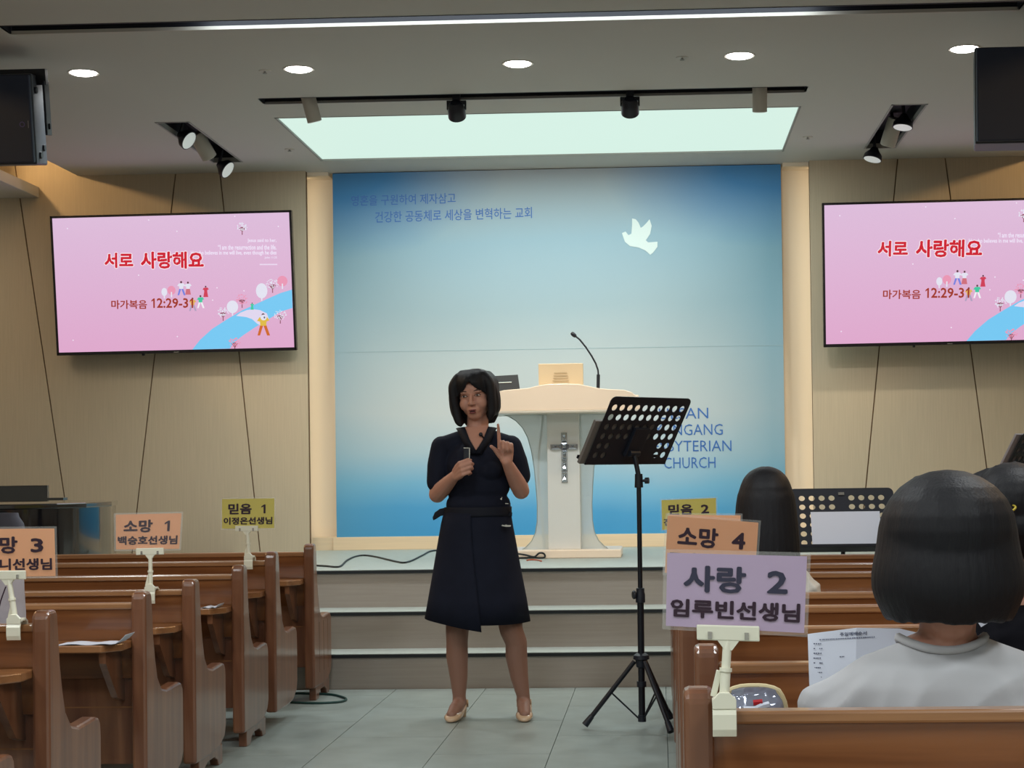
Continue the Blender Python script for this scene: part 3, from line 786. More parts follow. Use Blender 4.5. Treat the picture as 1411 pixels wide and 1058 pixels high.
for sg in (-1, 1):
    pts = wing(sg)
    w_ = obj('side_panel', MB().prism(pts, lambda x, z: (x, 10.86, z), lambda x, z: (x, 10.875, z)), M['acrylic'], pul)
    e = [Vector((x, 10.858, z)) for x, z in pts[:len(prof)]]
    obj('panel_edge', MB().tube(e, .0025, 5), M['acrylic_edge'], w_)
sy = [P(751.5, y, 10.86) for y in (566, 755)]
cb_ = [P(x, y, 10.90) for x, y in ((748.5, 566), (747, 590), (743, 620), (741.5, 645), (743, 680), (747, 720), (751, 756))]
obj('cable', MB().tube(cb_, .007, 8), mat('pulpit_cable', (120, 120, 122), .6), pul, label='grey cable behind the frosted panel')
# desk top with arched fascia
d0, d1 = 10.62, 11.12
def dk(px, py): p = P(px, py, d0); return (p.x, p.z)
arch = [(673, 566.5)] + [(673, 556), (676, 546), (683, 540.5), (694, 537.5), (712, 536), (728, 534.5), (742, 531), (756, 529), (776, 528.3), (797, 529), (812, 532), (826, 535), (842, 536.2), (860, 537), (870, 540), (878, 546), (882, 555), (882.5, 563.8)]
ap = [dk(*p) for p in arch]
ap[0] = (ap[0][0], (ap[0][1] + ap[-1][1]) / 2); ap[-1] = (ap[-1][0], ap[0][1])
obj('desk_fascia', MB().prism(ap, lambda x, z: (x, d0, z), lambda x, z: (x, d0 + .05, z)), M['pulpit'], pul, bevel=.004)
zb = ap[0][1]
obj('desk_top', MB().box((ap[0][0] + .01, d0 + .05, zb), (ap[-1][0] - .01, d1, zb + .09)), M['pulpit'], pul, bevel=.006)
obj('desk_rim', MB().box((ap[0][0] - .004, d0 - .008, zb - .016), (ap[-1][0] + .004, d1 + .006, zb)), mat('pulpit_rim', (214, 206, 190), .4), pul, bevel=.004)
# crystal cross
def crystal(x0, y0, x1, y1):
    a, b = P(x0, y1, 10.792), P(x1, y0, 10.792); mx, mz = (a.x + b.x) / 2, (a.z + b.z) / 2; hx, hz = (b.x - a.x) / 2, (b.z - a.z) / 2
    m = MB(); pts = []
    for k, y in ((1, 10.800), (1, 10.792), (.55, 10.782), (.50, 10.778)):
        pts.append([(mx + sx * hx * k, y, mz + sz * hz * k) for sx, sz in ((-1, -1), (1, -1), (1, 1), (-1, 1))])
    m.rings(pts, close=False)
    m.add([(mx, 10.786, mz)] + pts[-1], [(0, 1, 2), (0, 2, 3), (0, 3, 4), (0, 4, 1)])
    return obj('crystal', m, M['crystal'], cr)
cr = obj('cross_mount', MB().box((P(773, 596, 10.8).x, 10.797, P(777, 664.5, 10.8).z), (P(781.4, 596, 10.8).x, 10.801, P(777, 596, 10.8).z)).box((P(758.5, 612, 10.8).x, 10.797, P(777, 619.5, 10.8).z), (P(796, 612, 10.8).x, 10.801, P(777, 612, 10.8).z)), M['silver'], pul, label='silver cross set with clear crystals')
for q in ((773.3, 596, 781.2, 609), (773.5, 610, 781.2, 619.6), (773.7, 620.4, 781.3, 633), (773.9, 634, 781.4, 648.5), (774.1, 650, 781.6, 664), (758.5, 612, 772.8, 619.4), (781.8, 611.6, 796, 619)): crystal(*q)
ZD = zb + .09
# display with a cream back on the desk
m0, m1 = P(742.5, 534, 10.80), P(803.5, 500.5, 10.80)
t = thing('desk_monitor', 'cream-backed monitor standing on the pulpit desk', 'monitor', (m0.x, 10.80, ZD))
def mon(x, y, z): return (x, 10.80 + y + (z - ZD) * -.12, z)
obj('back_shell', MB().prism([(m0.x, ZD + .02), (m1.x, ZD + .02), (m1.x, m1.z), (m0.x, m1.z)], lambda x, z: mon(x, 0, z), lambda x, z: mon(x, .03, z)), M['monitor_back'], t, bevel=.004)
vx0, vx1 = P(760, 515, 10.8).x, P(785, 515, 10.8).x
vb = MB()
for i in range(5):
    z = P(772, 513.5 + i * 3.6, 10.8).z; k = i * .0035
    vb.add([mon(vx0 + .016 - k, -.004, z), mon(vx1 - .016 + k, -.004, z), mon(vx1 - .016 + k, -.004, z - .005), mon(vx0 + .016 - k, -.004, z - .005), mon(vx0 + .016 - k, 0, z), mon(vx1 - .016 + k, 0, z), mon(vx1 - .016 + k, 0, z - .005), mon(vx0 + .016 - k, 0, z - .005)],
           [(0, 1, 2, 3), (0, 1, 5, 4), (2, 3, 7, 6), (0, 3, 7, 4), (1, 2, 6, 5)])
obj('vent_ribs', vb, mat('vent', (196, 176, 144), .5), t)
obj('stand', MB().box((m0.x + .08, 10.80, ZD), (m1.x - .08, 10.90, ZD + .03)), M['monitor_back'], t, bevel=.004)
# black laptop leaning, half hidden by the speaker's hair
q = [P(668, 521, 10.9), P(713.9, 518.3, 10.9), P(717.5, 536.8, 10.82), P(666, 539, 10.82)]
t = thing('laptop', 'black laptop with its raised lid seen from behind on the pulpit, right of her hair', 'laptop', (q[2].x, 10.82, ZD))
n = (q[1] - q[0]).cross(q[3] - q[0]).normalized() * .014
zlow = ZD
q[2].z = q[3].z = min(q[2].z, ZD + .012)
obj('lid', MB().add(q + [v - n for v in q], [(0, 1, 2, 3), (7, 6, 5, 4), (0, 4, 5, 1), (1, 5, 6, 2), (2, 6, 7, 3), (3, 7, 4, 0)]), mat('laptop_black', (13, 13, 17), .6), t)
ga, gb = P(680, 527.6, 10.858), P(705, 526.6, 10.858)
obj('lid_groove', MB().tube([ga, gb], .003, 6), M['silver'], t)
obj('keyboard_base', MB().box((q[3].x, 10.83, ZD), (q[2].x, 11.05, ZD + .014)), M['black'], t)
# gooseneck microphone
g0 = P(822.5, 534.5, 10.78)
t = thing('gooseneck_microphone', 'black gooseneck microphone rising from a small white box on the pulpit', 'microphone', (g0.x, 10.78, ZD))
bx0, bx1 = P(812, 530, 10.78).x, P(831.5, 530, 10.78).x
obj('base_box', MB().box((bx0, 10.75, ZD), (bx1, 10.85, ZD + .036)), M['pulpit_col'], t, bevel=.004)
ln = [P(824, 534, 10.78), P(824.5, 516, 10.78)]
obj('handle', MB().tube([(ln[0].x, 10.78, ZD + .03), ln[1]], .0105, 10), M['black'], t, smooth=True)
nk = [P(x, y, 10.78) for x, y in ((824.5, 517), (824, 510), (821, 501), (815, 490), (807, 478), (799, 468), (793, 463))]
obj('neck', MB().tube(nk, .0055, 8), M['black'], t, smooth=True)
mh = P(790.3, 461, 10.78); dv = (nk[-1] - nk[-2]).normalized()
obj('microphone_head', MB().lathe([(0, -.02), (.010, -.018), (.0135, -.005), (.0135, .008), (.009, .018), (0, .02)], mh, dv, 14), M['black'], t, smooth=True)

# ================================================================ STAGE CABLES
def cable(name, pts, r, m, lab, z):
    ps = [Z(x, y, z + r) if not isinstance(x, Vector) else x.copy() for x, y in pts]
    out = []
    for i in range(len(ps) - 1):
        p0, p1, p2, p3 = ps[max(i-1,0)], ps[i], ps[i+1], ps[min(i+2, len(ps)-1)]
        for k in range(6):
            s = k / 6; out.append(.5 * ((2*p1) + (p2-p0)*s + (2*p0-5*p1+4*p2-p3)*s*s + (3*p1-p0-3*p2+p3)*s**3))
    out.append(ps[-1])
    for v in out: v.z = max(v.z, z + r)
    return tag(obj(name, MB().tube(out, r, 8), m, smooth=True), lab, 'cable')
cable('stage_cable', [(425, 778.5), (441, 779.3), (452, 780), (462, 781), (470, 779.5), (478, 772), (490, 766.5), (503, 765), (518, 767), (535, 771), (548, 774), (557, 775), (568, 772), (582, 765), (598, 756.5 + 2), (640, 759)], .0055, M['cable'], 'dark cable snaking over the stage floor on the left', STZ)
def PV(x, y): return (P(x, y, 10.722), 0)
cable('looped_cable', [PV(*q_) for q_ in ((690, 763.5), (712, 763), (724, 764.5), (736, 767), (743, 762), (749, 762.5), (751, 767), (746, 768.8), (736, 768), (722, 768.4), (708, 769))], .0055, M['cable'], 'small loop of dark cable on the stage at the foot of the pulpit', STZ)
cable('orange_wire', [(726, 771.8), (733, 771), (741, 771.6), (746, 773)], .004, M['orangecable'], 'short orange wire end on the stage beside the cable loop', STZ)
cable('floor_cable', [(388, 956), (410, 955), (430, 955.5), (455, 956.5), (468, 959), (477, 963), (470, 966.5), (452, 968), (430, 968.5), (405, 967.5), (385, 966)], .006, M['cable_green'], 'green cable looped on the floor at the foot of the front left pew', 0)

# ================================================================ MUSIC STANDS
def plate(mb, f, Wd, Ht, pitch, nc, rows, hole_r, skip):
    """perforated desk: f(a, b) maps across/up to 3d; skip(r, c) says which cells have no hole"""
    mx = (Wd - nc * pitch) / 2; top = .030; nr = rows
    mb.add([f(*p) for p in ((-Wd/2, -Ht/2), (Wd/2, -Ht/2), (Wd/2, Ht/2 - top - nr * pitch), (-Wd/2, Ht/2 - top - nr * pitch))], [(0, 1, 2, 3)])
    y1 = Ht / 2 - top; y0 = y1 - nr * pitch
    for sx in (-1, 1):
        mb.add([f(*p) for p in ((sx * Wd/2, y0), (sx * (Wd/2 - mx), y0), (sx * (Wd/2 - mx), y1), (sx * Wd/2, y1))], [(0, 1, 2, 3)])
    rr = .028; arc = []
    for k in range(7):
        t = math.pi / 2 * k / 6; arc.append((Wd/2 - rr + rr * math.sin(t) * 1.0, Ht/2 - rr + rr * math.cos(t)))
    pts = [(-Wd/2, y1), (Wd/2, y1)] + arc[::-1] + [(-x, y) for x, y in arc]
    mb.add([f(*p) for p in pts], [tuple(range(len(pts)))])
    n = 16
    for r in range(nr):
        for c in range(nc):
            cx = -Wd/2 + mx + (c + .5) * pitch; cy = y1 - (r + .5) * pitch
            if skip(r, c):
                h = pitch / 2; mb.add([f(cx - h, cy - h), f(cx + h, cy - h), f(cx + h, cy + h), f(cx - h, cy + h)], [(0, 1, 2, 3)]); continue
            ins, out = [], []
            for k in range(n):
                a = 2 * math.pi * k / n + math.pi / n * 0; ca, sa = math.cos(a), math.sin(a); q = pitch / 2 / max(abs(ca), abs(sa))
                ins.append(f(cx + hole_r * ca, cy + hole_r * sa)); out.append(f(cx + q * ca, cy + q * sa))
            mb.add(ins + out, [(k, n + k, n + (k + 1) % n, (k + 1) % n) for k in range(n)])
def music_stand(C, yaw, tilt, foot, lab, skip, leg_az, Wd=.50, Ht=.335, nc=10, rows=6, pitch=.0468, collar=.585, hub=.30, feetR=.25, extra=True, legs=True):
    """C: middle of the desk. The reader's side faces r = (-sin yaw, cos yaw)."""
    U = Vector((math.cos(yaw), math.sin(yaw), 0)); rd = Vector((-math.sin(yaw), math.cos(yaw), 0))
    V = Vector((0, 0, 1)) * math.cos(tilt) - rd * math.sin(tilt); N = U.cross(V); N = N if N.dot(rd) > 0 else -N
    fx, fy = foot
    t = thing('music_stand', lab, 'music stand', (fx, fy, 0), 'black music stands')
    def f(a, b, d=0): return C + U * a + V * b + N * d
    mb = MB(); plate(mb, f, Wd, Ht, pitch, nc, rows, .0155, skip)
    me = bpy.data.meshes.new('desk'); off = root_of(t).location
    me.from_pydata([v - off for v in mb.v], [], mb.f)
    bm = bmesh.new(); bm.from_mesh(me); bmesh.ops.remove_doubles(bm, verts=bm.verts, dist=2e-4); bmesh.ops.recalc_face_normals(bm, faces=bm.faces); bm.to_mesh(me); bm.free()
    o = link_mesh('desk', me, M['black'], t); s_ = o.modifiers.new('s', 'SOLIDIFY'); s_.thickness = .003; s_.offset = 0
    b = -Ht / 2
    obj('ledge', MB().obox(f(0, b + .001, .030), U, V, N, Wd / 2, .0018, .030).obox(f(0, b + .007, .060), U, V, N, Wd / 2, .007, .0016), M['blackmetal'], t)
    Bp = f(0, -.06, -.012)
    obj('desk_bracket', MB().obox(f(0, -.05, -.010), U, V, N, .045, .07, .008).cyl(f(-.03, -.10, -.02), f(.03, -.10, -.02), .014), M['black'], t, bevel=.002)
    top = Vector((fx, fy, f(0, -Ht/2, 0).z - .02))
    j = f(0, -.10, -.02)
    obj('neck', MB().cyl((fx, fy, j.z - .10), (j.x, j.y, j.z), .011, .011, 12).cyl((fx, fy, j.z - .15), (fx, fy, j.z - .09), .019, .017, 14), M['blackmetal'], t, smooth=True)
    obj('neck_knob', MB().cyl((fx, fy, j.z - .12), (fx + .035, fy - .01, j.z - .12), .006).cyl((fx + .028, fy - .008, j.z - .12), (fx + .044, fy - .012, j.z - .12), .014, .014, 12), M['black'], t, smooth=True)
    if not legs: collar_ = .5
    obj('inner_pole', MB().cyl((fx, fy, collar - .05), (fx, fy, j.z - .13), .0105, .0105, 16), M['blackmetal'], t, smooth=True)
    obj('outer_pole', MB().cyl((fx, fy, .035), (fx, fy, collar), .0145, .0145, 16), M['blackmetal'], t, smooth=True)
    obj('collar', MB().lathe([(.015, -.035), (.021, -.034), (.021, .0), (.018, .012), (.018, .028), (.012, .03)], (fx, fy, collar), n=18), M['black'], t, smooth=True)
    obj('collar_knob', MB().cyl((fx, fy, collar + .0), (fx - .022, fy - .008, collar + .0), .006).lathe([(.0, 0), (.018, .001), (.02, .006), (.016, .012), (0, .013)], (fx - .022, fy - .008, collar), (-.94, -.34, 0), 14), M['black'], t, smooth=True)
    obj('hub', MB().lathe([(.015, -.035), (.022, -.03), (.026, 0), (.036, .004), (.034, .02), (.02, .03), (.015, .03)], (fx, fy, hub), n=18), M['black'], t, smooth=True)
    obj('spreader_ring', MB().lathe([(.015, -.012), (.021, -.012), (.021, .012), (.015, .012)], (fx, fy, .195), n=18).lathe([(.0, -.014), (.018, -.014), (.018, .016), (0, .016)], (fx, fy, .045), n=18), M['black'], t, smooth=True)
    for az in leg_az:
        d = Vector((math.cos(az), math.sin(az), 0))
        a0 = Vector((fx, fy, hub - .006)) + d * .030; a1 = Vector((fx, fy, .018)) + d * feetR
        lg = obj('leg', MB().tube([a0, a1], .0105, 10), M['blackmetal'], t, smooth=True)
        dd = (a1 - a0).normalized()
        obj('rubber_foot', MB().cyl(a1 - dd * .05, a1 + dd * .0, .0125, .016, 12), M['black'], lg, smooth=True)
        mid = a0.lerp(a1, .48)
        obj('brace', MB().tube([mid, Vector((fx, fy, .045)) + d * .014], .0042, 6), M['blackmetal'], t)
    return t, f
Cs = P(881, 594, 7.6)
fx = P(882, 800, 7.6).x
sk1 = lambda r, c: (r >= 4 and 2 <= c <= 7) or (r in (2, 3) and c == 4 and r == 3)
t1, f1 = music_stand(Cs, R(46.5), R(31), (fx, 7.62), 'black perforated music stand with tripod legs standing on the floor right of the woman', sk1, (R(180), R(-60), R(60)))
fo = MB(); fo.obox(f1(-.085, -.062, .014), f1(1, 0) - f1(0, 0), f1(0, 1) - f1(0, 0), f1(0, 0, 1) - f1(0, 0), .195, .105, .008)
tag(obj('score_folder', fo, mat('folder', (110, 106, 102), .6), bevel=.002), 'dark grey folder lying on the music stand, sticking out at its left side', 'folder')
# wide stand before the right pews, its reading side towards the hall
Cr = P(1161.5, 716, 8.76)
sk2 = lambda r, c: (r < 2 and c in (4, 5)) or (r >= 2 and 2 <= c <= 7)
t2, f2 = music_stand(Cr, R(180), R(28), (Cr.x, 8.80), 'black perforated music stand with a white sheet behind the long-haired girl', lambda r, c: (r < 2 and c in (4,)) or (r >= 2 and 2 <= c <= 6), (R(200), R(-40), R(80)), nc=9, rows=6, pitch=.0497, Wd=.523, Ht=.354, collar=.45)
obj('maker_plate', MB().obox(f2(0, .145, .004), f2(1, 0) - f2(0, 0), f2(0, 1) - f2(0, 0), f2(0, 0, 1) - f2(0, 0), .015, .0075, .001), M['silver'], t2, label='small silver plate')
sp_ = P(1165, 729, 8.25)
a_, b_ = f2(.160, .042, .006), f2(-.185, -.158, .006)
tag(obj('sheet_paper', MB().obox((a_ + b_) / 2, f2(1, 0) - f2(0, 0), f2(0, 1) - f2(0, 0), f2(0, 0, 1) - f2(0, 0), .172, .100, .0012), M['paper']), 'blank white landscape sheet resting on the music stand by the right pews', 'paper')
C3 = P(1389, 600, 8.5) + Vector((.17, .17, -.13))
t3, f3 = music_stand(C3, R(46.5), R(31), (C3.x + .05, 8.75), 'black perforated music stand cut off by the right edge of the photo, above the ponytail', lambda r, c: r >= 4 and 2 <= c <= 7, (R(180), R(-60), R(60)), collar=.55)
tag(obj('score_folder', MB().obox(f3(-.09, .0, .014), f3(1, 0) - f3(0, 0), f3(0, 1) - f3(0, 0), f3(0, 0, 1) - f3(0, 0), .195, .150, .006), mat('folder_grey', (160, 156, 160), .6), bevel=.002), 'grey folder lying on the music stand at the right edge', 'folder')

# ================================================================ PEWS
def make_pew(sg, length, lab, group, planks=False):
    """origin: outer back corner of the aisle end, on the floor; y towards the stage, x away from the aisle * sg"""
    t = thing('pew', lab, 'pew', (0, 0, 0), group)
    T = .05
    prof = [(.0, .065), (.002, .70), (.004, .745), (.016, .76), (.066, .76), (.080, .745), (.086, .70), (.098, .60), (.118, .52), (.142, .455), (.190, .408), (.25, .396),
            (.40, .404), (.435, .398), (.452, .378), (.456, .34), (.455, .15), (.43, .105), (.36, .075), (.25, .065)]
    def end(x0):
        return MB().prism(prof, lambda y, z: (x0, y, z), lambda y, z: (x0 + sg * T, y, z))
    for x0 in (0, sg * (length - T)):
        e = obj('end_panel', end(x0), M['pew_end'], t, world=False, bevel=.013)
        if planks and x0 == 0:
            for k in range(3):
                y = .13 + k * .11
                obj('panel_groove', MB().box((-sg * .0008, y, .13), (sg * .003, y + .004, .375)), M['wall_dark'], e, world=False)
        ft = MB()
        fp = [(.07, 0), (.07, .072), (.42, .08), (.42, 0), (.36, 0), (.345, .024), (.30, .042), (.20, .042), (.155, .024), (.14, 0)]
        ft.prism(fp, lambda y, z: (x0 + sg * .008, y, z), lambda y, z: (x0 + sg * (T - .008), y, z))
        obj('foot', ft, M['pew_end'], t, world=False, bevel=.004)
    a, b = sg * T, sg * (length - T)
    def tilted(y0, z0, y1, z1, th):
        return MB().add([(x, y, z) for x in (a, b) for y, z in ((y0, z0), (y0 + th, z0), (y1 + th, z1), (y1, z1))],
                        [(0, 1, 2, 3), (7, 6, 5, 4), (0, 4, 5, 1), (1, 5, 6, 2), (2, 6, 7, 3), (3, 7, 4, 0)])
    obj('back_panel', tilted(.055, .46, .022, .700, .022), M['pew_back'], t, world=False)
    obj('top_rail', MB().box((a, .014, .700), (b, .060, .722)), M['pew_rail'], t, world=False, bevel=.005)
    obj('lower_back_panel', tilted(.085, .16, .07, .46, .018), M['pew_end'], t, world=False)
    obj('seat', MB().box((a, .075, .350), (b, .44, .380)), M['pew_seat'], t, world=False, bevel=.006)
    # book ledge on the back, its corner cut off at the aisle
    la = sg * (T + .0)
    pl = [(la, .03), (la, -.08), (la + sg * .05, -.155), (b, -.155), (b, .03)]
    obj('book_ledge', MB().prism(pl, lambda x, y: (x, y, .568), lambda x, y: (x, y, .594)), M['pew_seat'], t, world=False, bevel=.004)
    for x in (sg * (T + .045), sg * length * .5, sg * (length - T - .06)):
        br = [(.06, .568), (-.13, .568), (-.125, .53), (-.05, .45), (.0, .40), (.08, .38)]
        obj('ledge_bracket', MB().prism(br, lambda y, z: (x, y, z), lambda y, z: (x + sg * .022, y, z)), M['pew_end'], t, world=False)
    return t
LX = -1.72
lefts = [('A', 2400 / 279.5, .785), ('B', 2400 / 310.5, .785), ('C', 2400 / 337., .758), ('D', 2400 / 376.7, .745), ('E', 2400 / 417., .742), ('F', 2400 / 496.5, .752), ('G', 4.12, .755)]
ll = {'A': 'foremost wooden pew of the left block, nearest the steps, with a grooved end', 'B': 'second wooden pew from the steps on the left, carrying the small yellow sign',
      'C': 'third wooden pew from the steps on the left, a folded paper on its ledge', 'D': 'fourth wooden pew from the steps on the left, carrying the shiny orange sign',
      'E': 'fifth wooden pew from the steps on the left, a long leaflet on its ledge', 'F': 'sixth wooden pew from the steps on the left, carrying the sign with digit 3',
      'G': 'nearest left pew, only its low end wing showing in the bottom left corner'}
pa = make_pew(-1, 3.6, ll['A'], 'wooden pews left of the aisle', True)
PEW = {}
first = make_pew(-1, 3.6, ll['B'], 'wooden pews left of the aisle')
for k, D, zt_ in lefts:
    if k == 'A': o = pa; o.location = (LX, D, 0); o.scale = (1, 1, zt_ / .76)
    elif k == 'B': o = first; o.location = (LX, D, 0); o.scale = (1, 1, zt_ / .76)
    else: o = dup_tree(first, (LX, D, 0), ll[k], scale=(1, 1, zt_ / .76))
    PEW[k] = (D, zt_)
rl = ['nearest right pew, across the bottom right corner, carrying the purple sign', 'second right pew from the viewer, a shiny clear pouch on its ledge',
      'third right pew from the viewer, carrying the orange sign with digit 4', 'fourth right pew from the viewer, seen as a band above the open leaflet',
      'fifth right pew from the viewer, under the girl with long hair', 'sixth right pew from the viewer, a thin brown band beside the long-haired girl',
      'seventh right pew from the viewer, a thin band below the wide music stand', 'foremost right pew, nearest the stage, top edge right below the music stand desk']
rD = [2.88, 3.60, 4.43, 5.11, 5.66, 6.77, 7.40, 8.16]
rX = [.035, .068, .045, .045, .045, .045, .045, .045]
rf = make_pew(1, 3.7, rl[0], 'wooden pews right of the aisle')
for i, (D, x) in enumerate(zip(rD, rX)):
    if i == 0: rf.location = (x, D, 0)
    else: dup_tree(rf, (x, D, 0), rl[i])
# the second left pew stands on a foot set further in
for c_ in bpy.data.objects:
    if c_.parent is first and c_.name.startswith('foot'):
        if abs(c_.data.vertices[0].co.x) < .1: c_.location.x = -.40; break

# ================================================================ SIGNS ON CLIPS
def sign(D, quad, bar, clamp, card, ink, l1, l2, lab, rail_z, ink2=None, digit=True):
    """quad: TL TR BR BL pixels of the card, bar: centre pixel of the holder, clamp: bottom centre pixel"""
    q = [P(x, y, D) for x, y in quad]
    base = P(*clamp, D + .0)
    U = (q[1] - q[0]); V = (q[0] - q[3]); wd = U.length; ht = V.length
    Un = U.normalized(); N = Vector((0, -1, 0))
    def f(u, v, d=0): return q[3] * (1 - u) * (1 - v) + q[2] * u * (1 - v) + q[0] * (1 - u) * v + q[1] * u * v + N * d
    t = thing('name_sign', lab, 'sign', base, 'laminated name signs clipped on the pews')
    def sl(u0, u1, v0, v1, d0, d1): return MB().add([f(u, v, d) for d in (d0, d1) for u, v in ((u0, v0), (u1, v0), (u1, v1), (u0, v1))], [(0,3,2,1),(4,5,6,7),(0,1,5,4),(1,2,6,5),(2,3,7,6),(3,0,4,7)])
    obj('card', sl(0, 1, 0, 1, -.0006, .0006), card, t)
    ex, ey = .006 / wd, .006 / ht
    sv = obj('clear_sleeve', sl(-ex, 1 + ex, -ey, 1 + ey, -.0014, .0012), M['sleeve'], t)
    g = MB(); wb = .02
    word, dig = l1
    add_text(g, word, .12, .57, .48, .84, lambda u, v: f(u, v, .0018), .034)
    if dig == '1': add_one(g, .755, .835, .50, .80, lambda u, v: f(u, v, .0018))
    else: add_text(g, dig, .72, .87, .50, .80, lambda u, v: f(u, v, .0018), .03)
    obj('lettering', g, ink, t)
    g = MB(); add_text(g, l2, .03, .965, .13, .38, lambda u, v: f(u, v, .0018), .035); obj('lettering', g, ink2 or ink, t)
    # holder bar
    hw = .105 / wd * .5; B = P(*bar, D)
    bb = MB().obox(B + N * .007, Un, (0, 1, 0), (0, 0, 1), .0515, .005, .0125)
    h = obj('holder_bar', bb, M['clip'], t, bevel=.002)
    for s in (-1, 1): obj('bar_spring', MB().obox(B + Un * (s * .030) + N * .0125 + Vector((0, 0, -.004)), Un, (0, 1, 0), (0, 0, 1), .0035, .002, .006), M['silver'], h)
    g = MB().add([B + Un * a + N * d + Vector((0, 0, z)) for d in (.0, .011) for a, z in ((-.018, -.012), (.018, -.012), (.006, -.028), (-.006, -.028))], [(0,1,2,3),(7,6,5,4),(0,4,5,1),(1,5,6,2),(2,6,7,3),(3,7,4,0)])
    obj('bar_tongue', g, M['clip'], h)
    C0 = base + Vector((0, -.012, 0)); top = B + N * .003
    ctop = Vector((base.x, D - .012, C0.z + .062))
    obj('stem', MB().tube([ctop, ctop.lerp(top, .42)], .0085, 10).tube([ctop.lerp(top, .40), ctop.lerp(top, .46)], .0105, 12).tube([ctop.lerp(top, .46), top], .0075, 10), M['clip'], t, smooth=True)
    # curled clamp gripping the rail
    cl = [(-.014, 0), (-.018, .012), (-.018, .036), (-.012, .05), (.0, .058), (.03, .060), (.048, .050), (.052, .03), (.048, .03), (.042, .046), (.028, .053), (.004, .052), (-.008, .044), (-.012, .034), (-.012, .012), (-.010, 0)]
    x = base.x
    obj('clamp', MB().prism(cl, lambda y, z: (x - .0195, D + y - .01, base.z + z), lambda y, z: (x + .0195, D + y - .01, base.z + z)), M['clip'], t, bevel=.001)
    obj('clamp_shoulder', MB().add([(x + a, D + d, base.z + z) for d in (-.026, -.014) for a, z in ((-.0195, .045), (.0195, .045), (.0195, .060), (.008, .072), (-.008, .072), (-.0195, .060))], [(0,1,2,3,4,5),(11,10,9,8,7,6)] + [(i, (i+1) % 6, 6 + (i+1) % 6, 6 + i) for i in range(6)]), M['clip'], t, bevel=.001)
    obj('clamp_lever', MB().obox((x - .012, D - .006, base.z + .085), (.25, 0, 1), (0, 1, 0), (1, 0, -.25), .022, .003, .005), M['clip'], t, bevel=.001)
    return t, f
S = 'surname'
sign(rD[0], ((919.5, 761.5), (1112, 766.5), (1108, 872), (917.5, 862)), (1003, 871.5), (998, 1012), M['purple'], M['ink'], ('사랑', '2'), '임루빈선생님', 'large purple name sign clipped on the nearest right pew', .72, M['ink2'])
sign(rD[2] - .02, ((920, 710.5), (1045, 720), (1040, 797), (916, 789)), (1003, 797), (1004, 881), M['orange'], M['ink2'], ('소망', '4'), '주선미선생님', 'orange sign with digit 4, half hidden behind the large purple sign', .72)
sign(5.62, ((922, 709), (1020.5, 710), (1020, 766), (921, 765)), (975, 765), (990, 825), M['orange'], M['ink2'], ('소망', '2'), '주은혜선생님', 'orange sign of which only the top edge shows behind the sign with digit 4', .72)
sign(7.36, ((911.5, 689), (986.5, 686), (987.5, 727.5), (912.5, 730)), (948, 728), (948, 782), M['yellow'], M['ink2'], ('믿음', '2'), '진한별선생님', 'yellow sign with digit 2 right of the music stand, above the orange signs', .72)
sign(PEW['B'][0], ((306, 687.5), (378, 686.5), (377.8, 727.5), (306, 728.3)), (340.5, 728), (344, 784), M['yellow'], M['ink2'], ('믿음', '1'), '이정은선생님', 'small yellow sign with digit 1 clipped on a left pew', .75)
t_, fg = sign(PEW['D'][0], ((159.5, 709), (250, 707), (247, 756), (160, 757)), (207.5, 759.5), (209, 831), M['orange'], M['ink2'], ('소망', '1'), '백승호선생님', 'orange sign with digit 1 in shiny wrinkled plastic on a left pew', .72)
# crumpled glossy film over this card
fm = MB(); rnd = random.Random(5); nx, ny = 16, 9
fm.add([fg(-.03 + 1.06 * i / nx, -.04 + 1.08 * j / ny, .004 + rnd.uniform(-.0013, .0016)) for j in range(ny + 1) for i in range(nx + 1)],
       [(j * (nx + 1) + i, j * (nx + 1) + i + 1, (j + 1) * (nx + 1) + i + 1, (j + 1) * (nx + 1) + i) for j in range(ny) for i in range(nx)])
obj('wrinkled_film', fm, mat('film', (230, 230, 230), .05, alpha=.07, coat=1), t_)
sign(PEW['F'][0], ((-43, 729), (75, 728), (76.5, 793.5), (-42, 795)), (12, 792), (23, 881), M['orange'], M['ink2'], ('소망', '3'), '김나니선생님', 'orange sign with digit 3 cut off by the left edge of the photo', .72)

# ================================================================ PAPERS AND SMALL THINGS ON THE LEDGES
def ledge_z(k): return .594 * PEW[k][1] / .76
def leaflet(name, D, px0, px1, z, lab, lift=.03, dy=.10, cols=((206, 214, 226),)):
    x0, x1 = Z(px0, 890, z).x * 0 + P(px0, 890, D).x, P(px1, 890, D).x
    n = 14; mb = MB(); top = []
    def zz(s): return z + .002 + lift * max(0, (s - .80) / .2) ** 1.6 + .004 * math.sin(s * 7) ** 2
    vs = []
    for j in (0, 1):
        for i in range(n + 1):
            s = i / n; vs.append((x0 + (x1 - x0) * s, D + dy * j, zz(s)))
    for j in (0, 1):
        for i in range(n + 1):
            s = i / n; vs.append((x0 + (x1 - x0) * s, D + dy * j, zz(s) - .0015))
    k = n + 1; fs = []
    for i in range(n):
        fs += [(i, i + 1, k + i + 1, k + i), (2*k + i, 3*k + i, 3*k + i + 1, 2*k + i + 1), (i, 2*k + i, 2*k + i + 1, i + 1), (k + i, k + i + 1, 3*k + i + 1, 3*k + i)]
    fs += [(0, k, 3*k, 2*k), (n, 2*k + n, 3*k + n, k + n)]
    o = obj(name, mb.add(vs, fs), M['paper'])
    return tag(o, lab, 'paper')
leaflet('leaflet', PEW['E'][0] - .15, 78, 173, ledge_z('E'), 'long pale leaflet with a curled corner on the ledge of a left pew')
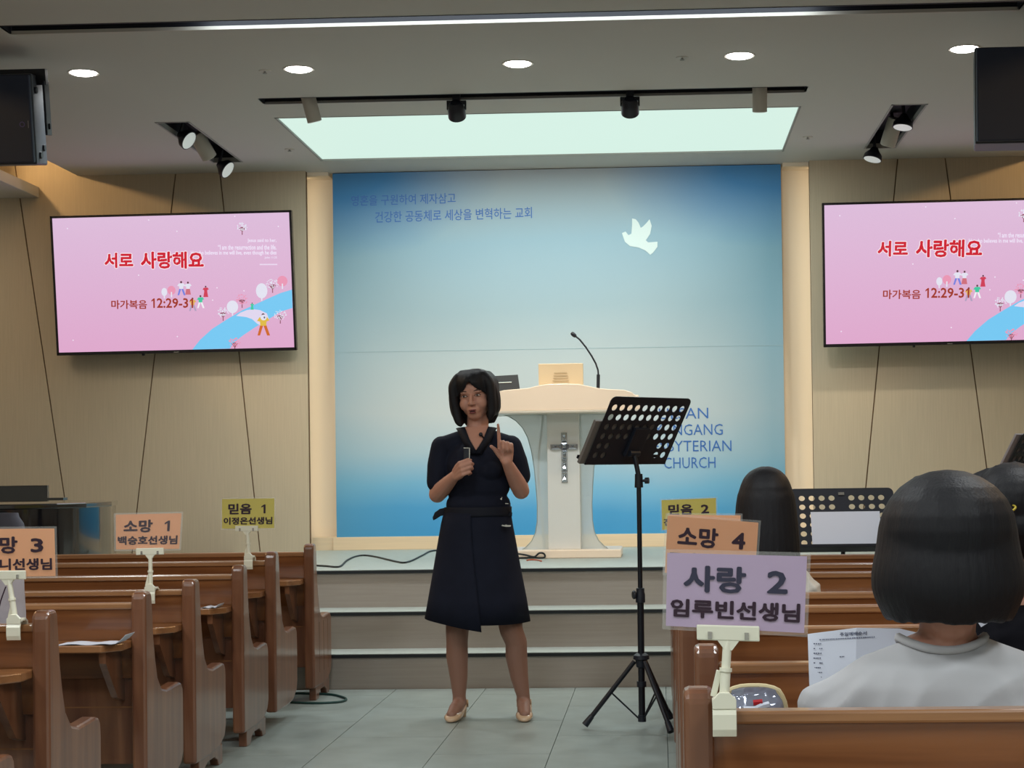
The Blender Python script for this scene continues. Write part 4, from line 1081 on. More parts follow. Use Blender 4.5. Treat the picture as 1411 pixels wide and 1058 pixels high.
leaflet('leaflet', PEW['C'][0] - .14, 277, 301, ledge_z('C'), 'small folded paper on a left pew ledge under the yellow sign', .012)
# patterned cloth bag standing on the ledge at the left edge
D = PEW['F'][0] + .22
b0, b1 = P(-60, 860, D), P(31, 797, D)
t = thing('patterned_bag', 'grey cloth bag with dark curved lines at the left edge, behind the orange sign', 'bag', (b0.x, D, .427 * .99))
fr_ = []
n = 12; rings = []
for j in range(9):
    s = j / 8; z = .43 + (b1.z - .43) * s; ww = 1 - .06 * s
    ring = []
    for i in range(20):
        a = 2 * math.pi * i / 20; cx = (b0.x + b1.x) / 2
        hx = (b1.x - b0.x) / 2 * ww * (1 - .04 * math.sin(5 * s + i)); hy = .07 * (1 - .5 * s) * (1 + .15 * math.sin(i * 2.3 + j))
        ring.append((cx + hx * math.copysign(abs(math.cos(a)) ** .6, math.cos(a)), D + .02 + hy * math.sin(a), z))
    rings.append(ring)
obj('cloth', MB().rings(rings), mat('bag_cloth', (176, 170, 176), .9, bump=.4, bscale=7), t, smooth=True)
for k in range(3):
    pts = []
    for i in range(9):
        s = i / 8; x = b1.x - .03 - .055 * k - .02 * math.sin(s * 3 + k); z = b1.z - .02 - (.17) * s
        pts.append((x, D - .052 - .01 * math.sin(s * 3), z))
    obj('printed_line', MB().tube(pts, .002, 5), M['ink2'], t)

# clear pouch and the girl's leaflet on the nearest right pew
D = rD[1] - .13; zL = .594
p0, p1 = P(995, 980, D), P(1082, 945, D)
t = thing('clear_pouch', 'clear shiny pouch with a beige zip edge, behind the white clip of the purple sign', 'pouch', ((p0.x + p1.x) / 2, D, zL))
cx = (p0.x + p1.x) / 2; hw = (p1.x - p0.x) / 2; ht = p1.z - zL
def pouch_pt(u, v, d):
    # u -1..1 across, v 0..1 up; shoulders rounded at the top
    w_ = hw * (1 - .22 * max(0, (v - .55) / .45) ** 2); return Vector((cx + u * w_, D + d, zL + ht * v * (1 - .10 * abs(u) ** 3 * (v > .5))))
rnd = random.Random(11); mb = MB(); nx, ny = 14, 12; vs = []
for side in (-1, 1):
    for j in range(ny + 1):
        for i in range(nx + 1):
            u, v = -1 + 2 * i / nx, j / ny
            bul = .038 * (1 - u * u) ** .5 * math.sin(min(1, v * 1.1 + .1) * math.pi * .93) ** .7 if 0 < v else .02
            vs.append(pouch_pt(u, v, side * (bul + (rnd.uniform(-.004, .004) if 0 < i < nx and 0 < j < ny else 0))))
k = (nx + 1) * (ny + 1); fs = []
for j in range(ny):
    for i in range(nx):
        a = j * (nx + 1) + i; fs += [(a, a + 1, a + nx + 2, a + nx + 1), (k + a, k + a + nx + 1, k + a + nx + 2, k + a + 1)]
o = obj('film', mb.add(vs, fs), mat('pouch_film', (150, 156, 176), .08, metal=.35, alpha=.85, coat=1), t, smooth='all')
edge = [pouch_pt(1, v, 0) for v in (0, .2, .4, .6, .75, .88, 1)] + [pouch_pt(u, 1, 0) for u in (.8, .5, .2, -.2, -.5, -.8, -1)]
obj('zip_edge', MB().tube(edge, .006, 8), mat('zip_beige', (198, 184, 144), .6), t, smooth=True)
obj('red_label', MB().tube([pouch_pt(-.05, .72, -.040), pouch_pt(.25, .74, -.041)], .006, 6), mat('red', (170, 30, 40), .4), t)
obj('white_label', MB().tube([pouch_pt(-.35, .60, -.042), pouch_pt(0, .60, -.044), pouch_pt(.2, .66, -.044), pouch_pt(.45, .70, -.040)], .006, 6), M['paper'], t)

# open leaflet held before the student in the white shirt
D = 3.30
q = [P(1113, 873.5, D + .04), P(1180, 865, D), P(1240, 866, D), P(1300, 880, D), P(1296, 1010, D - .06), P(1232, 1000, D - .06), P(1178, 998, D - .06), P(1117, 1000, D - .04)]
t = thing('order_of_service', 'open printed leaflet held upright in front of the student in the white shirt', 'leaflet', q[7])
obj('sheet', MB().add(q + [v + Vector((0, .0015, 0)) for v in q], [(0, 1, 6, 7), (1, 2, 5, 6), (2, 3, 4, 5), (8, 15, 14, 9), (9, 14, 13, 10), (10, 13, 12, 11), (0, 8, 9, 1), (1, 9, 10, 2), (2, 10, 11, 3), (7, 6, 14, 15), (6, 5, 13, 14), (5, 4, 12, 13), (0, 7, 15, 8), (3, 11, 12, 4)]), M['paper'], t)
def lf(px, py):
    u = (px - 1113) / 67.
    y0 = q[0].y + (q[1].y - q[0].y) * min(1, u); v = (py - 870) / 130.
    return P(px, py, y0 - .06 * v - .004)
g = MB()
def row(body, x0, x1, yb, h, slope=-.075):
    add_text(g, body, x0, x1, yb, yb - h, lambda u, v: lf(u, v + (u - x0) * slope), .02)
row('주일예배순서', 1157, 1194, 876.5, 5.2, -.05)
g2 = MB(); rnd = random.Random(2)
def dashes(x0, x1, y, h, slope=-.05, step=3.0):
    x = x0
    while x < x1:
        w_ = rnd.uniform(1.2, 2.4); yy = y + (x - x0) * slope
        g2.add([lf(x, yy), lf(x + w_, yy), lf(x + w_, yy + h), lf(x, yy + h)], [(0, 1, 2, 3)]); x += w_ + rnd.uniform(.5, 1.2)
dashes(1129, 1206, 880.5, 1.5)
for i in range(8): dashes(1121, 1131.5 if i not in (1, 4) else 1123.5, 886 + i * 6.6, 1.6, 0); 
for i in (1, 4): dashes(1129, 1132, 886 + i * 6.6, 1.6, 0)
dashes(1157, 1164, 904, 1.5)
obj('lettering', g, M['paperink'], t); obj('print_rows', g2, M['paperink'], t)

# ================================================================ PIANO AND STOOL AT THE LEFT
t = thing('piano', 'glossy black grand piano at the left edge before the panelled wall', 'piano', (-4.4, 9.9, 0))
zr = P(100, 690, 9.55).z
xr = P(119, 690, 9.9).x
pl = [(xr - 2.2, 9.3), (xr - .62, 9.3), (xr - .55, 9.42), (xr - .52, 9.50), (xr - .30, 9.58), (xr - .10, 9.70), (xr, 9.9), (xr + .02, 10.3), (xr - .1, 10.8), (xr - .5, 11.1), (xr - 2.2, 11.1)]
def inset(p, k):
    cx_ = sum(a for a, b in p) / len(p); cy_ = sum(b for a, b in p) / len(p)
    return [(cx_ + (a - cx_) * k, cy_ + (b - cy_) * k) for a, b in p]
obj('case', MB().prism(inset(pl, .985), lambda x, y: (x, y, .62), lambda x, y: (x, y, zr - .045)), M['pianoblack'], t, smooth=True)
obj('lid', MB().prism(pl, lambda x, y: (x, y, zr - .045), lambda x, y: (x, y, zr - .015)), M['pianoblack'], t, bevel=.006)
obj('lid_front', MB().prism([(a, b) for a, b in pl[:4]] + [(xr - 2.2, 9.5)], lambda x, y: (x, y, zr - .013), lambda x, y: (x, y, zr + .005)), M['pianoblack'], t)
mz = P(30, 669, 9.45).z; mx1 = P(66, 680, 9.45).x
obj('music_desk', MB().box((xr - 2.0, 9.44, zr), (mx1, 9.47, mz)), M['pianoblack'], t, bevel=.003)
obj('lid_prop', MB().box((mx1, 9.43, zr + .005), (P(89, 690, 9.45).x, 9.50, zr + .02)), M['pianoblack'], t)
for x, y in ((xr - .75, 9.45), (xr - 2.0, 9.45), (xr - .5, 10.8)):
    lg = obj('leg', MB().cyl((x, y, .07), (x, y, .62), .05, .075, 14), M['pianoblack'], t, smooth=True)
    obj('caster', MB().cyl((x - .015, y, .035), (x + .015, y, .035), .035, .035, 14).cyl((x, y, .035), (x, y, .08), .02), M['silver'], lg)
p = P(-2, 708, 9.14)
p.x -= 0
t = thing('padded_chair', 'dark grey rounded backrest of a chair in front of the piano at the left edge', 'chair', (p.x, 9.17, 0))
obj('backrest', MB().rings([[(p.x + .17 * (1 - .35 * s * s) * math.copysign(abs(math.cos(a)) ** .5, math.cos(a)) * (1 if s < .9 else .86), 9.17 + .03 * math.sin(a), .52 + (p.z + .004 - .52) * s) for a in [2 * math.pi * i / 20 for i in range(20)]] for s in (0, .2, .4, .6, .75, .87, .95, 1)]), mat('chair_grey', (78, 80, 92), .6), t, smooth=True)
obj('seat', MB().box((p.x - .2, 9.17, .42), (p.x + .2, 9.58, .48)), mat('chair_seat', (60, 62, 72), .7), t, bevel=.02)
obj('chair_post', MB().cyl((p.x, 9.37, .06), (p.x, 9.37, .42), .025), M['blackmetal'], t)
fb_ = MB()
for k in range(5):
    a = 2 * math.pi * k / 5; fb_.tube([(p.x, 9.37, .07), (p.x + .22 * math.cos(a), 9.37 + .22 * math.sin(a), .02)], .018, 8)
obj('star_foot', fb_, M['blackmetal'], t)
# ================================================================ PEOPLE
def blob(name, prims, voxel, m, parent, smooth_it=6, label=None, solid=None):
    """one continuous surface from overlapping tapered limbs and rounded masses"""
    mb = MB()
    for p in prims:
        if p[0] == 'e':      # ellipsoid: centre, radii, optional rotation matrix
            c, r = Vector(p[1]), p[2]; rot = p[3] if len(p) > 3 else Matrix.Identity(3)
            n, k = 20, 12; rings = []
            for i in range(k + 1):
                ph = math.pi * i / k; q = max(math.sin(ph), .002)
                rings.append([c + rot @ Vector((r[0] * q * math.cos(2*math.pi*j/n), r[1] * q * math.sin(2*math.pi*j/n), -r[2] * math.cos(ph))) for j in range(n)])
            mb.rings(rings)
        elif p[0] in 'cs':    # chain of (point, radius); s: passed through as a smooth curve
            pts = p[1]
            if p[0] == 's':
                q4 = [(*Vector(a), r) for a, r in pts]; out = []
                for i in range(len(q4) - 1):
                    c0, c1, c2, c3 = q4[max(i-1, 0)], q4[i], q4[i+1], q4[min(i+2, len(q4)-1)]
                    for k in range(4):
                        s = k / 4
                        v = [.5 * ((2*b_) + (c_-a_)*s + (2*a_-5*b_+4*c_-d_)*s*s + (3*b_-a_-3*c_+d_)*s**3) for a_, b_, c_, d_ in zip(c0, c1, c2, c3)]
                        out.append((Vector(v[:3]), max(.003, v[3])))
                out.append(pts[-1]); pts = out
            for (a, ra), (b, rb) in zip(pts, pts[1:]):
                a, b = Vector(a), Vector(b); d = b - a
                if d.length > 1e-5:
                    mb.cyl(a, b, ra, rb, 14)
                mb.ball(a, ra * 1.0, 12, 8)
            mb.ball(pts[-1][0], pts[-1][1], 12, 8)
        elif p[0] == 'm':
            mb.add(p[1].v, p[1].f)
    off = root_of(parent).location
    me = bpy.data.meshes.new('raw'); me.from_pydata([v - off for v in mb.v], [], mb.f)
    bm = bmesh.new(); bm.from_mesh(me); bmesh.ops.recalc_face_normals(bm, faces=bm.faces); bm.to_mesh(me); bm.free()
    o = bpy.data.objects.new('raw', me); COL.objects.link(o)
    r = o.modifiers.new('r', 'REMESH'); r.mode = 'VOXEL'; r.voxel_size = voxel
    if smooth_it:
        s = o.modifiers.new('s', 'SMOOTH'); s.iterations = smooth_it; s.factor = .5
    dg = bpy.context.evaluated_depsgraph_get(); ev = o.evaluated_get(dg)
    out = bpy.data.meshes.new_from_object(ev); out.name = name
    bpy.data.objects.remove(o); bpy.data.meshes.remove(me)
    out.materials.clear()
    q = link_mesh(name, out, m, parent, smooth='all')
    if label: q['label'] = label
    return q

def hand(wr, f, s, n, curls, thumb, k=1.0):
    """tapered palm and five fingers; f along the palm, s to the thumb side, n the way the palm faces"""
    f, s, n = Vector(f).normalized(), Vector(s).normalized(), Vector(n).normalized(); out = []
    lens = ((.040, .025, .019), (.044, .028, .020), (.040, .026, .019), (.032, .020, .017))
    for i, off in enumerate((.027, .009, -.009, -.026)):
        kn = wr + f * ((.080, .083, .079, .072)[i] * k) + s * off * k
        out.append(('c', [(wr + s * off * .62 * k + f * .005, .0135 * k), (wr + f * .045 * k + s * off * .9 * k, .0125 * k), (kn, .0102 * k)]))
        p = kn; ang = 0; ch = [(p, .0092 * k)]
        for L, a, r in zip(lens[i], curls[i], (.0084, .0076, .0062)):
            ang += R(a); d = f * math.cos(ang) + n * math.sin(ang); p = p + d * L * k * 1.05; ch.append((p, r * k * (.9 if i == 3 else 1)))
        out.append(('c', ch))
    t0 = wr + s * .018 * k + f * .012 * k
    ch = [(t0, .014 * k)]
    for (a, b, c, L), r in zip(thumb, (.0125, .0098, .0078)):
        t0 = t0 + (f * a + s * b + n * c).normalized() * L * k; ch.append((t0, r * k))
    out.append(('c', ch))
    return out

def head_prims(T, k=1.0):
    """T maps head space (x right, -y face, z up, origin at eye level) to the world"""
    def e(c, r): return ('e', T(c), tuple(v * k for v in r), T.rot)
    q = [e((0, .018, .030), (.074, .092, .084)), e((0, -.006, -.040), (.062, .066, .062)), e((0, -.034, -.083), (.036, .036, .028)), e((0, -.016, -.004), (.066, .058, .050)),
         e((0, -.030, .030), (.066, .052, .050)), e((-.034, -.038, -.034), (.031, .034, .034)), e((.034, -.038, -.034), (.031, .034, .034)),
         e((0, -.052, -.066), (.032, .028, .026)),
         ('c', [(T((0, -.076, .004)), .0085 * k), (T((0, -.086, -.018)), .0092 * k), (T((0, -.091, -.034)), .0110 * k)]),
         e((-.011, -.084, -.037), (.0085, .010, .0075)), e((.011, -.084, -.037), (.0085, .010, .0075)),
         e((-.076, .012, -.020), (.008, .018, .030)), e((.076, .012, -.020), (.008, .018, .030)),
         e((-.031, -.070, .018), (.020, .010, .008)), e((.031, -.070, .018), (.020, .010, .008)),
         ('c', [(T((0, .02, -.05)), .048 * k), (T((0, .03, -.13)), .044 * k)])]
    return q
class Frame:
    def __init__(s, loc, yaw=0, roll=0, pitch=0, k=1.0):
        s.loc = Vector(loc); s.k = k
        s.rot = Matrix.Rotation(yaw, 3, 'Z') @ Matrix.Rotation(roll, 3, 'Y') @ Matrix.Rotation(pitch, 3, 'X')
    def __call__(s, p): return s.loc + s.rot @ (Vector(p) * s.k)
def face_parts(T, t, mouth=.4):
    k = T.k
    def em(lst):
        m = MB()
        for c, r in lst:
            n = 14; rings = []
            for i in range(9):
                ph = math.pi * i / 8; q = max(math.sin(ph), .002)
                rings.append([T((c[0] + r[0] * q * math.cos(2*math.pi*j/n), c[1] + r[1] * q * math.sin(2*math.pi*j/n), c[2] - r[2] * math.cos(ph))) for j in range(n)])
            m.rings(rings)
        return m
    for sx in (-1, 1):
        e = obj('eye', em([((sx * .0315, -.0725, .0), (.0125, .0080, .0042))]), M['eyewhite'], t, smooth='all')
        obj('iris', em([((sx * .0310 - .001, -.0795, .0), (.0048, .003, .0042))]), M['iris'], e, smooth='all')
        obj('eyelid', MB().tube([T((sx * .031 - .0155, -.0745, -.001)), T((sx * .031 - .008, -.0805, .0048)), T((sx * .031, -.082, .0062)), T((sx * .031 + .008, -.0805, .0048)), T((sx * .031 + .0155, -.0745, -.001))], .0013 * k, 6), M['brow'], e, smooth='all')
        obj('eyebrow', MB().tube([T((sx * .031 - .016, -.0775, .020)), T((sx * .031, -.0825, .0245)), T((sx * .031 + .016, -.0765, .020))], [.0014 * k, .0024 * k, .0014 * k], 6), M['brow'], t, smooth='all')
    g = em([((0, -.0785, -.0655), (.0185, .0105, .0042)), ((0, -.0785, -.0655 - .0080 - mouth * .006), (.0160, .0115, .0055))])
    obj('lips', g, M['lip'], t, smooth='all')
    obj('mouth_opening', em([((0, -.0815, -.0705 - mouth * .002), (.0130, .0078, .0024 + mouth * .003))]), mat('mouth_dark', (48, 18, 20), .6), t, smooth='all')

# ---------------------------------------------------------------- the speaker
WD = 7.97; S_ = 2400 / WD
def w(px, py, dd=0.0): return P(px, py, WD + dd)
woman = thing('person', 'standing woman in navy short-sleeved wrap dress, raising one index finger, other hand holding a clicker', 'person', (w(672, 985).x, WD, 0))
T = Frame(w(654, 545.5, -.01), yaw=R(-7), roll=R(-5.5), pitch=R(2))
prims = head_prims(T)
nb = w(658, 604, .03)
prims += [('c', [(T((0, .02, -.06)), .046), (w(657, 590, .015), .046), (nb, .058)]),
          ('e', w(658, 622, .02), (.10, .070, .07))]
# upper chest skin showing in the V of the neckline
vb = MB()
vpts = [(638, 588), (674, 587), (670, 600), (656, 621), (644, 603)]
vb.add([w(x, y, -.030 - (y - 587) * .0022) for x, y in vpts] + [w(x, y, .02) for x, y in vpts], [(0, 1, 2, 3, 4), (9, 8, 7, 6, 5)] + [(i, (i + 1) % 5, 5 + (i + 1) % 5, 5 + i) for i in range(5)])
prims.append(('m', vb))
# legs: outer mesh in a darker skin colour, painting the shade on them
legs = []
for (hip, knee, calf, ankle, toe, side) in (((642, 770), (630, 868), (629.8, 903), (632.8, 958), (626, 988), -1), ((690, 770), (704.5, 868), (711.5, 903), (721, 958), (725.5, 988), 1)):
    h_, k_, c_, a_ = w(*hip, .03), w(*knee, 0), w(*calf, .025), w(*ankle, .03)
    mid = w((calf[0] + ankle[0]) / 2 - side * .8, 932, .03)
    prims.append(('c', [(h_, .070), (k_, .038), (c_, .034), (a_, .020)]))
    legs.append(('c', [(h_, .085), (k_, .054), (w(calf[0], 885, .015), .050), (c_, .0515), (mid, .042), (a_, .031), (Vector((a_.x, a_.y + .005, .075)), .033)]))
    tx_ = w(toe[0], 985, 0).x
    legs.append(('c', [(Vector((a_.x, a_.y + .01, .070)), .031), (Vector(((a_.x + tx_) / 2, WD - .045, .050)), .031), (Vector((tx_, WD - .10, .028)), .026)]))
# her right arm (seen left), forearm raised forward, fist round the clicker
sh, el, wr = w(611, 624, .02), w(602.5, 681, .03), w(627, 655, -.15)
prims.append(('c', [(sh, .038), (sh.lerp(el, .5), .040), (el, .0395), (el.lerp(wr, .25), .040), (el.lerp(wr, .6), .033), (wr, .0235)]))
fL, sL = Vector((.42, -.80, .34)), Vector((-.25, .12, 1)); sL = (sL - fL.normalized() * sL.dot(fL.normalized())).normalized()
nL = sL.cross(fL.normalized())
hl = hand(wr + fL.normalized() * .006, fL, sL, nL, ((48, 88, 45), (52, 86, 45), (56, 86, 45), (62, 84, 45)), ((.6, .5, .5, .034), (.35, .25, 1.0, .030), (.1, -.05, 1.0, .026)))
prims += hl
# her left arm (seen right), index finger up
sh2, el2, wr2 = w(703, 624, .02), w(718, 676, .03), w(698, 636, -.13)
prims.append(('c', [(sh2, .038), (sh2.lerp(el2, .5), .040), (el2, .0395), (el2.lerp(wr2, .25), .040), (el2.lerp(wr2, .6), .033), (wr2, .0240)]))
fR = Vector((-.04, -.14, 1)).normalized(); sR = Vector((-1, -.05, -.2)); sR = (sR - fR * sR.dot(fR)).normalized(); nR = fR.cross(sR)
prims += hand(wr2 + fR * .004, fR, sR, nR, ((4, 4, 3), (78, 92, 40), (82, 94, 40), (84, 94, 40)), ((.8, .55, .25, .034), (.75, .5, .45, .027), (.6, .6, .4, .022)))
blob('body', prims, .0038, M['skin'], woman, 3)
blob('shaded_legs', legs, .005, M['skin_leg'], woman, 3)
face_parts(T, woman, .5)
# hair: short bob with a fringe parted a little left of the middle
hp = [('e', T((0, .040, .032)), (.106, .094, .096), T.rot), ('e', T((0, .052, -.030)), (.100, .068, .100), T.rot), ('e', T((-.086, .012, -.015)), (.030, .056, .085), T.rot), ('e', T((.086, .012, -.015)), (.030, .056, .085), T.rot)]
for sx in (-1, 1):
    for j, yy in enumerate((-.045, -.022, .004, .030, .055)):
        out = .102 + (.004 if j in (1, 2) else -.004 * abs(j - 1.5)); low = (-.132 if sx < 0 else -.118) + (.006 * j)
        fz = -.012 if j == 0 else 0
        hp.append(('s', [(T((sx * .058, yy + .01, .086)), .026), (T((sx * .084, yy, .050)), .024), (T((sx * (out - .008), yy + fz * .3, -.01)), .020), (T((sx * (out - .012), yy, -.065)), .021), (T((sx * .078, yy - .004, low + .025)), .018), (T((sx * .068, yy - .006, low + .006)), .010)]))
for j in range(9):
    a = R(-60 + 15 * j); hp.append(('c', [(T((.08 * math.sin(a), .04 + .07 * math.cos(a), 0)), .02), (T((.080 * math.sin(a), .035 + .062 * math.cos(a), -.09)), .02), (T((.07 * math.sin(a), .03 + .05 * math.cos(a), -.122)), .012)]))
fr = [(-.072, -.002), (-.062, .006), (-.052, .012), (-.042, .018), (-.032, .027), (-.022, .038), (-.012, .056), (.004, .060), (.014, .046), (.024, .034), (.034, .025), (.044, .017), (.054, .009), (.064, .001), (.074, -.010)]
for x, zb_ in fr:
    yb_ = -.084 + 9.5 * x * x
    hp.append(('s', [(T((x * .55 - .004, -.030, .112)), .012), (T((x * .85, -.066 + 5 * x * x, .092)), .0115), (T((x, yb_ - .004, .062 if zb_ < .05 else .072)), .0095), (T((x * 1.01, yb_ - .003, zb_ + .006)), .0068)]))
blob('hair', hp, .0036, M['hair'], woman, 14)
# dress: bodice with sleeves
dp_ = [('e', w(658, 640, .02), (.148, .108, .125)), ('e', w(658, 668, .02), (.152, .104, .11)), ('e', w(659, 695, .02), (.150, .104, .085)), ('c', [(w(613, 615, .025), .049), (w(638, 607, .03), .050)]), ('c', [(w(700, 614, .025), .049), (w(677, 607, .03), .050)]),
       ('c', [(w(640, 606, .03), .05), (w(676, 606, .03), .05)]),
       ('e', w(644, 648, -.045), (.060, .050, .050)), ('e', w(674, 648, -.045), (.060, .050, .050)),
       ('c', [(w(609, 616, .02), .052), (w(605, 640, .025), .055), (w(604, 664, .028), .055)]),
       ('c', [(w(704, 615, .02), .052), (w(711, 637, .025), .055), (w(715, 655, .028), .055)])]
cut = MB()
bod = blob('bodice', dp_, .005, M['navy'], woman, 5)
# carve the neckline: skin wedge lies proud, so pull the cloth back behind it
off = woman.location
for v in bod.data.vertices:
    p = v.co + off
    # V region in the plane of the chest
    zt_, zb2 = w(656, 586).z, w(656, 621).z
    if zb2 < p.z < zt_ + .03 and p.y < WD + .03:
        k = (p.z - zb2) / (zt_ - zb2); hw_ = .055 * k
        cx_ = w(656, 604).x
        if abs(p.x - cx_) < hw_: v.co.y += .05 * min(1, k * 2)
# lapels of the shawl collar
for pts, nm in ((((639, 588), (641, 593), (646, 606), (656, 624)), 'collar'), (((674, 587.5), (672, 592), (667, 605), (656, 624)), 'collar')):
    sgn = -1 if pts[0][0] < 656 else 1
    rows = []
    for i, (x, y) in enumerate(pts):
        dep = (-.032, -.048, -.078, -.112)[i]
        a = w(x - sgn * 1.2, y, dep - .006); b = w(x + sgn * (7 - i * .6), y + 1, dep + .006 + .006 * (3 - i)); c = w(x + sgn * (11 - i), y + 2, dep + .024 + .004 * (3 - i))
        rows.append((a, b, c))
    m_ = MB(); vs = [p for r_ in rows for p in r_] + [p + Vector((0, .008, 0)) for r_ in rows for p in r_]
    n3 = 3; N_ = len(rows) * 3; fs = []
    for i in range(len(rows) - 1):
        for j in range(2):
            a = i * 3 + j; fs += [(a, a + 1, a + 4, a + 3), (N_ + a, N_ + a + 3, N_ + a + 4, N_ + a + 1)]
        a = i * 3; fs += [(a, a + 3, N_ + a + 3, N_ + a), (a + 2, N_ + a + 2, N_ + a + 5, a + 5)]
    fs += [(0, N_, N_ + 1, 1), (1, N_ + 1, N_ + 2, 2), (N_ - 3, N_ - 2, 2 * N_ - 2, 2 * N_ - 3), (N_ - 2, N_ - 1, 2 * N_ - 1, 2 * N_ - 2)]
    obj(nm, m_.add(vs, fs), M['navy2'], woman, smooth='all')
# skirt
def skring(py, xl, xr, dep, hem=None, n=48, a0=0, a1=2 * math.pi, grow=0):
    A, B = w(xl, py), w(xr, py); cx_ = (A.x + B.x) / 2; hx = (B.x - A.x) / 2 + grow; out = []
    for i in range(n):
        t_ = a0 + (a1 - a0) * (i / n if a1 - a0 > 6 else i / (n - 1))
        fold = 1 + .018 * math.sin(t_ * 7 + 1) * max(0, (py - 720) / 140)
        x = cx_ + hx * fold * math.cos(t_); y = WD + .02 + (dep + grow) * fold * math.sin(t_)
        z = A.z if hem is None else w(656, hem(x)).z
        out.append((x, y, z))
    return out
X_l, X_r = w(585, 850).x, w(730, 857).x
def hem_r(x): u = (x - X_l) / (X_r - X_l); return 851 + 22 * u - 16 * u * u
prof_ = [(694, 615, 703, .098), (706, 613, 703.5, .102), (722, 609, 706, .112), (750, 604, 711, .125), (790, 597, 718, .142), (825, 590.5, 724.5, .155)]
sk = [skring(*p) for p in prof_] + [skring(852, 585.5, 729.5, .165, hem_r)]
inner = [[(x * .97 + .03 * (X_l + X_r) / 2, WD + .02 + (y - WD - .02) * .96, z + .003) for x, y, z in r] for r in sk[::-1]]
obj('skirt', MB().rings(sk + inner), M['navy'], woman, smooth='all')
X_s = w(675, 868).x
def hem_f(x): u = (x - X_l) / (X_s - X_l); return 850.5 + 18 * max(0, u) ** .95
a_end = R(180); a_beg = R(283)
fl = []
for (py, xl, xr, dp) in prof_[1:] + [(852, 585.5, 729.5, .165)]:
    k = (py - 706) / 146.
    fl.append(skring(py, xl, xr, dp, hem_f if py == 852 else None, 26, R(183), R(262 + 16 * k), .007))
back = [[(x, y + .006, z) for x, y, z in r] for r in fl[::-1]]
obj('wrap_panel', MB().rings([a + b for a, b in zip(fl, [[(x, y + .008, z) for x, y, z in r[::-1]] for r in fl])]), M['navy'], woman, smooth='all')
bl = [skring(py, 612.5, 703.5, .106, grow=.004) for py in (699, 702, 709, 712)]
obj('belt', MB().rings(bl), M['navy2'], woman, smooth='all')
def flap(pts, th=.012, dd=-.05, nm='belt_tie'):
    m_ = MB().prism(pts, lambda x, y: w(x, y, dd), lambda x, y: w(x, y, dd + th)); return obj(nm, m_, M['navy2'], woman, bevel=.003)
flap([(615, 699), (606, 701), (599, 706), (596, 713), (597, 717), (601, 715), (607, 711), (615, 709)], .03, .0)
flap([(702, 704), (706, 706), (705.5, 712), (701, 711)], .02, -.02)
for q in (((689, 687.5), (692, 684.5), (691.5, 689)), ((696, 693), (700.5, 693.3), (700.5, 694.4), (696, 694.2))):
    obj('buckle', MB().prism(q, lambda x, y: w(x, y, -.085), lambda x, y: w(x, y, -.06)), M['silver'], woman, label='small silver buckle')
qb = [(691, 724.5), (692, 722.8), (695, 723.6), (697, 722.6), (700, 723.4), (704, 723.2), (703.5, 725.6), (698, 725.8)]
obj('buckle', MB().prism(qb, lambda x, y: w(x, y, -.10), lambda x, y: w(x, y, -.07)), M['silver'], woman)
# shoes: low-heeled beige pumps, one mesh each
for ax_, toe_x, heel_dx in ((633.5, 625.5, 1), (721, 725.5, -1)):
    tx_ = w(toe_x, 985).x; hx_ = w(ax_, 985).x
    rows = []
    for s, wd_, zt2, zb2 in ((0, .014, .060, .048), (.06, .028, .066, .044), (.2, .033, .060, .040), (.36, .033, .046, .030), (.52, .036, .040, .012), (.68, .040, .046, .004), (.84, .037, .040, .002), (.94, .026, .028, .002), (1.0, .010, .016, .004)):
        cx_ = hx_ + (tx_ - hx_) * s; y = WD + .095 - .235 * s
        ring = []
        for i in range(16):
            a = 2 * math.pi * i / 16; z = (zt2 + zb2) / 2 + (zt2 - zb2) / 2 * math.sin(a); ring.append((cx_ + wd_ * math.copysign(abs(math.cos(a)) ** .7, math.cos(a)), y, z))
        rows.append(ring)
    sh_ = obj('shoe', MB().rings(rows), M['shoe'], woman, smooth='all')
    obj('shoe_heel', MB().rings([[(hx_ + sx * .026, WD + .105 + .0, .05), (hx_ - sx * .026, WD + .105, .05), (hx_ - sx * .026, WD + .055, .045), (hx_ + sx * .026, WD + .055, .045)] if zz else [(hx_ + sx * .020, WD + .098, .0), (hx_ - sx * .020, WD + .098, .0), (hx_ - sx * .020, WD + .062, .0), (hx_ + sx * .020, WD + .062, .0)] for sx in (1,) for zz in (0, 1)]), M['shoe'], sh_)
    # topline of the shoe round the instep
    obj('shoe_counter', MB().rings([[(hx_ + r_ * math.cos(a), WD + .058 + .040 * math.sin(a), z) for a in [math.pi * i / 10 - .15 for i in range(12)]] + [(hx_ + (r_ - .003) * math.cos(a), WD + .058 + .037 * math.sin(a), z) for a in [math.pi * i / 10 - .15 for i in range(11, -1, -1)]] for r_, z in ((.034, .045), (.035, .062), (.034, .078))]), M['shoe'], sh_, smooth='all')
